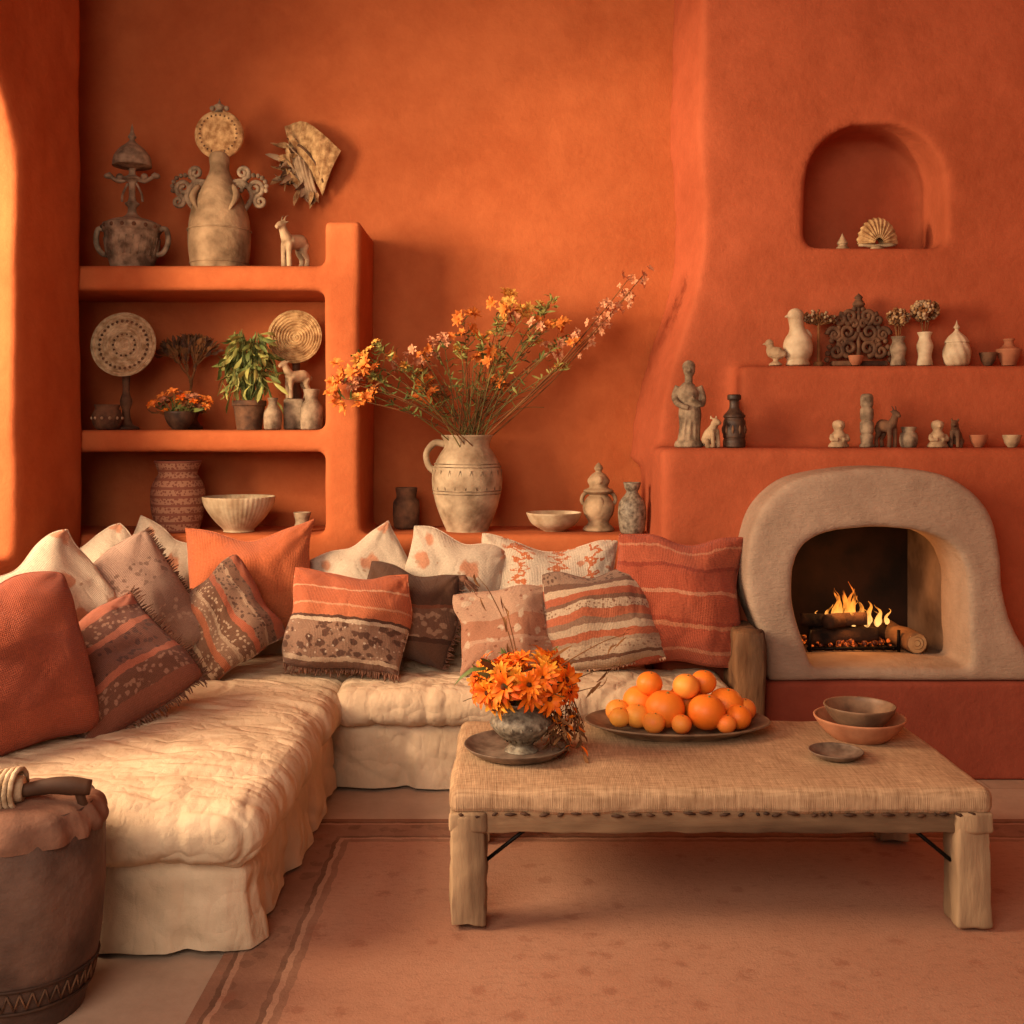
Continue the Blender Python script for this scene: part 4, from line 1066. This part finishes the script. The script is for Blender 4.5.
simple('carved_totem', [(0, 0), (.03, 0), (.033, .01), (.026, .02), (.03, .05), (.024, .06), (.03, .07), (.03, .11), (.023, .12), (.029, .13), (.029, .17), (.023, .18), (.028, .19), (.028, .225), (.02, .24), (0, .242)], m_clay2, (1.60, 4.87, Z1), seg=20, sm=2)
quad('llama_figurine', (1.685, 4.86, Z1), .18, m_clayd, yaw=-70, horns=True)
simple('small_stone_jar', [(0, 0), (.03, 0), (.04, .03), (.036, .06), (.028, .07), (.034, .09), (.028, .09), (0, .07)], m_clay2, (1.785, 4.86, Z1))
head_bust('seated_idol_figurine', (1.915, 4.86, Z1), .125, m_clay)
dog('sitting_dog_figurine', (1.995, 4.86, Z1), .125, m_clayd, -120)
b = MB(); bowl(b, .04, .055, m_terra); b.obj('small_terracotta_bowl', (2.10, 4.86, Z1))
b = MB(); bowl(b, .04, .055, m_clay); b.obj('small_clay_bowl', (2.25, 4.86, Z1))

# upper step
yU = 5.075
def bird(name, loc, h, m, yaw):
    b = MB(); k = h/.13
    def s(p): return Vector(p)*k
    lathe(b, [(0, 0), (.03*k, 0), (.028*k, .01*k), (.012*k, .02*k), (.012*k, .03*k), (0, .032*k)], m, seg=16)
    tube(b, [s((-.05, 0, .05)), s((-.02, 0, .055)), s((.015, 0, .065)), s((.028, 0, .09))], [.008*k, .03*k, .03*k, .018*k], m, seg=12)
    ell(b, s((.03, 0, .105)), .02*k, m); tube(b, [s((.045, 0, .105)), s((.066, 0, .1))], [.007*k, .002*k], m, n=1)
    return voxelize(b.obj(name, loc, rz=math.radians(yaw)), .0035, 1, m=m)
bird('bird_figurine', (1.235, 5.06, Z2), .13, m_clay, 150)
b = MB()
ell(b, (0, 0, .085), (.07, .065, .085), m_cream, seg=24, rings=16)
lathe(b, [(0, 0), (.05, 0), (.055, .01), (.04, .03), (0, .03)], m_cream, seg=24)
tube(b, [(0, 0, .13), (-.005, 0, .18), (-.01, 0, .22)], [.05, .034, .036], m_cream, seg=16)
ell(b, (-.012, -.004, .235), (.04, .036, .036), m_cream); tube(b, [(-.04, -.01, .235), (-.066, -.016, .228)], [.012, .005], m_cream, n=1)
tube(b, [(.045, 0, .11), (.06, 0, .14), (.04, 0, .17)], .008, m_cream)
o = b.obj('bird_shaped_jug', (1.345, 5.08, Z2)); voxelize(o, .005, 2, m=m_cream)
b = MB(); rd = random.Random(21)
lathe(b, [(0, 0), (.025, 0), (.02, .02), (.008, .03), (.006, .2), (0, .205)], m_dry, seg=12)
for i in range(80):
    a = rd.uniform(-1.5, 1.5); L = rd.uniform(.03, .08)
    p = Vector((0, 0, .19)); q = p+Vector((math.sin(a)*L*1.1, rd.uniform(-.02, .02), math.cos(a)*L*.8+.01))
    tube(b, [p, q], [.002, .0015], m_dry, seg=4, n=1); ell(b, q, .0075, rd.choice([m_clay, m_dry]), seg=6, rings=4)
b.obj('dried_seed_spray', (1.445, 5.09, Z2))
# scrollwork panel
b = MB(); m = m_clayd
rbox(b, (0, 0, .012), (.13, .03, .012), .008, m)
for s in (-1, 1):
    for cx, cz, r, a, tn in [(.045, .085, .04, -pi/2, 1.4), (.105, .07, .036, pi/2, 1.4), (.05, .16, .042, pi, 1.5), (.115, .15, .034, 0, 1.4), (.04, .235, .036, -pi/2, 1.4), (.09, .22, .028, pi/2, 1.3), (.075, .115, .02, 0, 1.2), (.02, .20, .02, 0, 1.2)]:
        tube(b, spiral(s*cx, cz, r, tn, a, s), [.013, .009], m, seg=8, n=1)
    for k in range(9):
        t = k/8; ell(b, (s*(.15-.11*t*t-.02*t), 0, .03+.24*t), (.014, .012, .014), m, seg=7, rings=5)
tube(b, [(0, 0, .02), (0, 0, .3)], .010, m, seg=8, n=1)
lathe(b, [(0, .27), (.03, .29), (.016, .315), (.02, .325), (0, .345)], m, seg=12)
b.obj('scrollwork_ornament', (1.64, 5.11, Z2))
b = MB(); bowl(b, .035, .045, m_terra); b.obj('small_terracotta_bowl', (1.605, 5.04, Z2))
def topiary(name, loc, h, rb, mv, seed):
    b = MB(); rd = random.Random(seed); hv = h*.5
    lathe(b, [(0, 0), (.032, 0), (.036, .01), (.03, hv*.3), (.038, hv*.6), (.026, hv*.85), (.034, hv), (.028, hv), (0, hv*.9)], mv, seg=24)
    c = Vector((0, 0, h-rb*.8))
    for i in range(7):
        a = i*.9; tube(b, [(0, 0, hv*.8), c*.8+Vector((math.cos(a), math.sin(a), 0))*rb*.3, c], .002, m_dry, seg=4, n=2)
    ell(b, c, (rb*.7, rb*.7, rb*.5), m_dry)
    for i in range(170):
        z = rd.uniform(-1, 1); a = rd.uniform(0, 2*pi); s = math.sqrt(1-z*z)
        d = Vector((s*math.cos(a), s*math.sin(a), z*.8)); ell(b, c+d*rb*rd.uniform(.75, 1), rb*.14, rd.choice([m_clay, m_straw, m_dry]), seg=6, rings=4)
    b.obj(name, loc)
topiary('dried_flower_vase', (1.815, yU, Z2), .27, .052, m_clay2, 1)
topiary('dried_flower_vase', (1.94, yU, Z2), .31, .064, m_cream, 2)
b = MB()
lathe(b, [(0, 0), (.045, 0), (.06, .03), (.062, .07), (.05, .105), (.055, .11), (.04, .135), (.018, .155), (.008, .17), (.014, .18), (.006, .195), (0, .215)], m_cream, seg=60, rib=lambda a, z: 1+.03*math.sin(a*10+z*60))
b.obj('finial_lidded_jar', (2.09, yU, Z2))
b = MB(); bowl(b, .04, .06, m_clayd); b.obj('small_clay_bowl', (2.235, 5.07, Z2))
b = MB(); lathe(b, [(0, 0), (.03, 0), (.035, .01), (.05, .05), (.058, .075), (.05, .08), (.03, .09), (.02, .11), (.026, .125), (0, .13)], m_terra); b.obj('small_terracotta_pot', (2.335, yU, Z2))
# niche ornaments
b = MB()
lathe(b, [(0, 0), (.03, 0), (.032, .012), (.015, .022), (0, .024)], m_clay, seg=16)
vs = []; fs = []
for side in (-1, 1):
    for i in range(61):
        a = pi*i/60
        for j in range(7):
            r = .02+.075*j/6; rr_ = r*(1+(.03*math.sin(a*26) if j == 6 else 0))
            vs.append((rr_*math.cos(a)*1.05, side*(.028*(1-(j/6)**2)+.004)+.004*math.sin(a*26), .03+rr_*math.sin(a)*1.35))
for sd in range(2):
    o_ = sd*61*7
    for i in range(60):
        for j in range(6):
            q = (o_+i*7+j, o_+i*7+j+1, o_+(i+1)*7+j+1, o_+(i+1)*7+j); fs.append(q if sd else q[::-1])
b.add(vs, fs, m_straw)
tube(b, [(-.09, 0, .03), (0, 0, .022), (.09, 0, .03)], .01, m_clay)
b.obj('shell_ornament', (1.785, 5.28, ZN))
simple('small_cone_ornament', [(0, 0), (.03, 0), (.032, .01), (.02, .025), (.026, .035), (.012, .06), (0, .085)], m_clay, (1.615, 5.28, ZN), seg=20)

# ------------------------------------------------------------------ lights
def area(name, loc, tgt, size, e, col, sy=None):
    l = bpy.data.lights.new(name, 'AREA'); l.energy = e; l.size = size; l.color = col
    if sy: l.shape = 'RECTANGLE'; l.size_y = sy
    o = bpy.data.objects.new(name, l); scene.collection.objects.link(o); o.location = loc
    o.rotation_euler = (Vector(tgt)-Vector(loc)).to_track_quat('-Z', 'Y').to_euler(); return o
def spot(name, loc, tgt, deg, e, col, soft, blend=.9):
    l = bpy.data.lights.new(name, 'SPOT'); l.energy = e; l.color = col; l.spot_size = math.radians(deg); l.spot_blend = blend; l.shadow_soft_size = soft
    o = bpy.data.objects.new(name, l); scene.collection.objects.link(o); o.location = loc
    o.rotation_euler = (Vector(tgt)-Vector(loc)).to_track_quat('-Z', 'Y').to_euler(); return o
area('window_daylight', (-3.4, 2.7, 2.4), (1.0, 5.2, 2.0), 1.6, 300, (1, .75, .48))
area('room_key_light', (-1.3, -.5, 2.8), (.2, 4.8, 1.2), 2.6, 135, (1, .83, .66))
spot('window_jamb_spot', (-3.0, 3.0, 2.5), (-2.2, 4.42, 1.9), 60, 110, (1, .76, .44), .15)  # added spot outside the window, aimed at the jamb to brighten it
spot('chimney_edge_spot', (-3.5, 3.2, 2.65), (.78, 5.4, 2.75), 24, 620, (1, .74, .44), .12)  # extra narrow spot added to brighten the left edge of the chimney breast
pl = bpy.data.lights.new('fire_glow', 'POINT'); pl.energy = 4; pl.color = (1, .42, .12); pl.shadow_soft_size = .06
o = bpy.data.objects.new('fire_glow', pl); scene.collection.objects.link(o); o.location = (1.54, 4.90, .74)
w = bpy.data.worlds.new('World'); scene.world = w; w.use_nodes = True
w.node_tree.nodes['Background'].inputs[0].default_value = (1, .84, .70, 1)
w.node_tree.nodes['Background'].inputs[1].default_value = .22

# ------------------------------------------------------------------ camera
cd = bpy.data.cameras.new('Camera'); cd.sensor_width = 36; cd.lens = 1080/1024*36; cd.shift_y = -82/1024
co = bpy.data.objects.new('Camera', cd); scene.collection.objects.link(co)
co.location = (0, 0, 1.46); co.rotation_euler = (pi/2, 0, 0); scene.camera = co
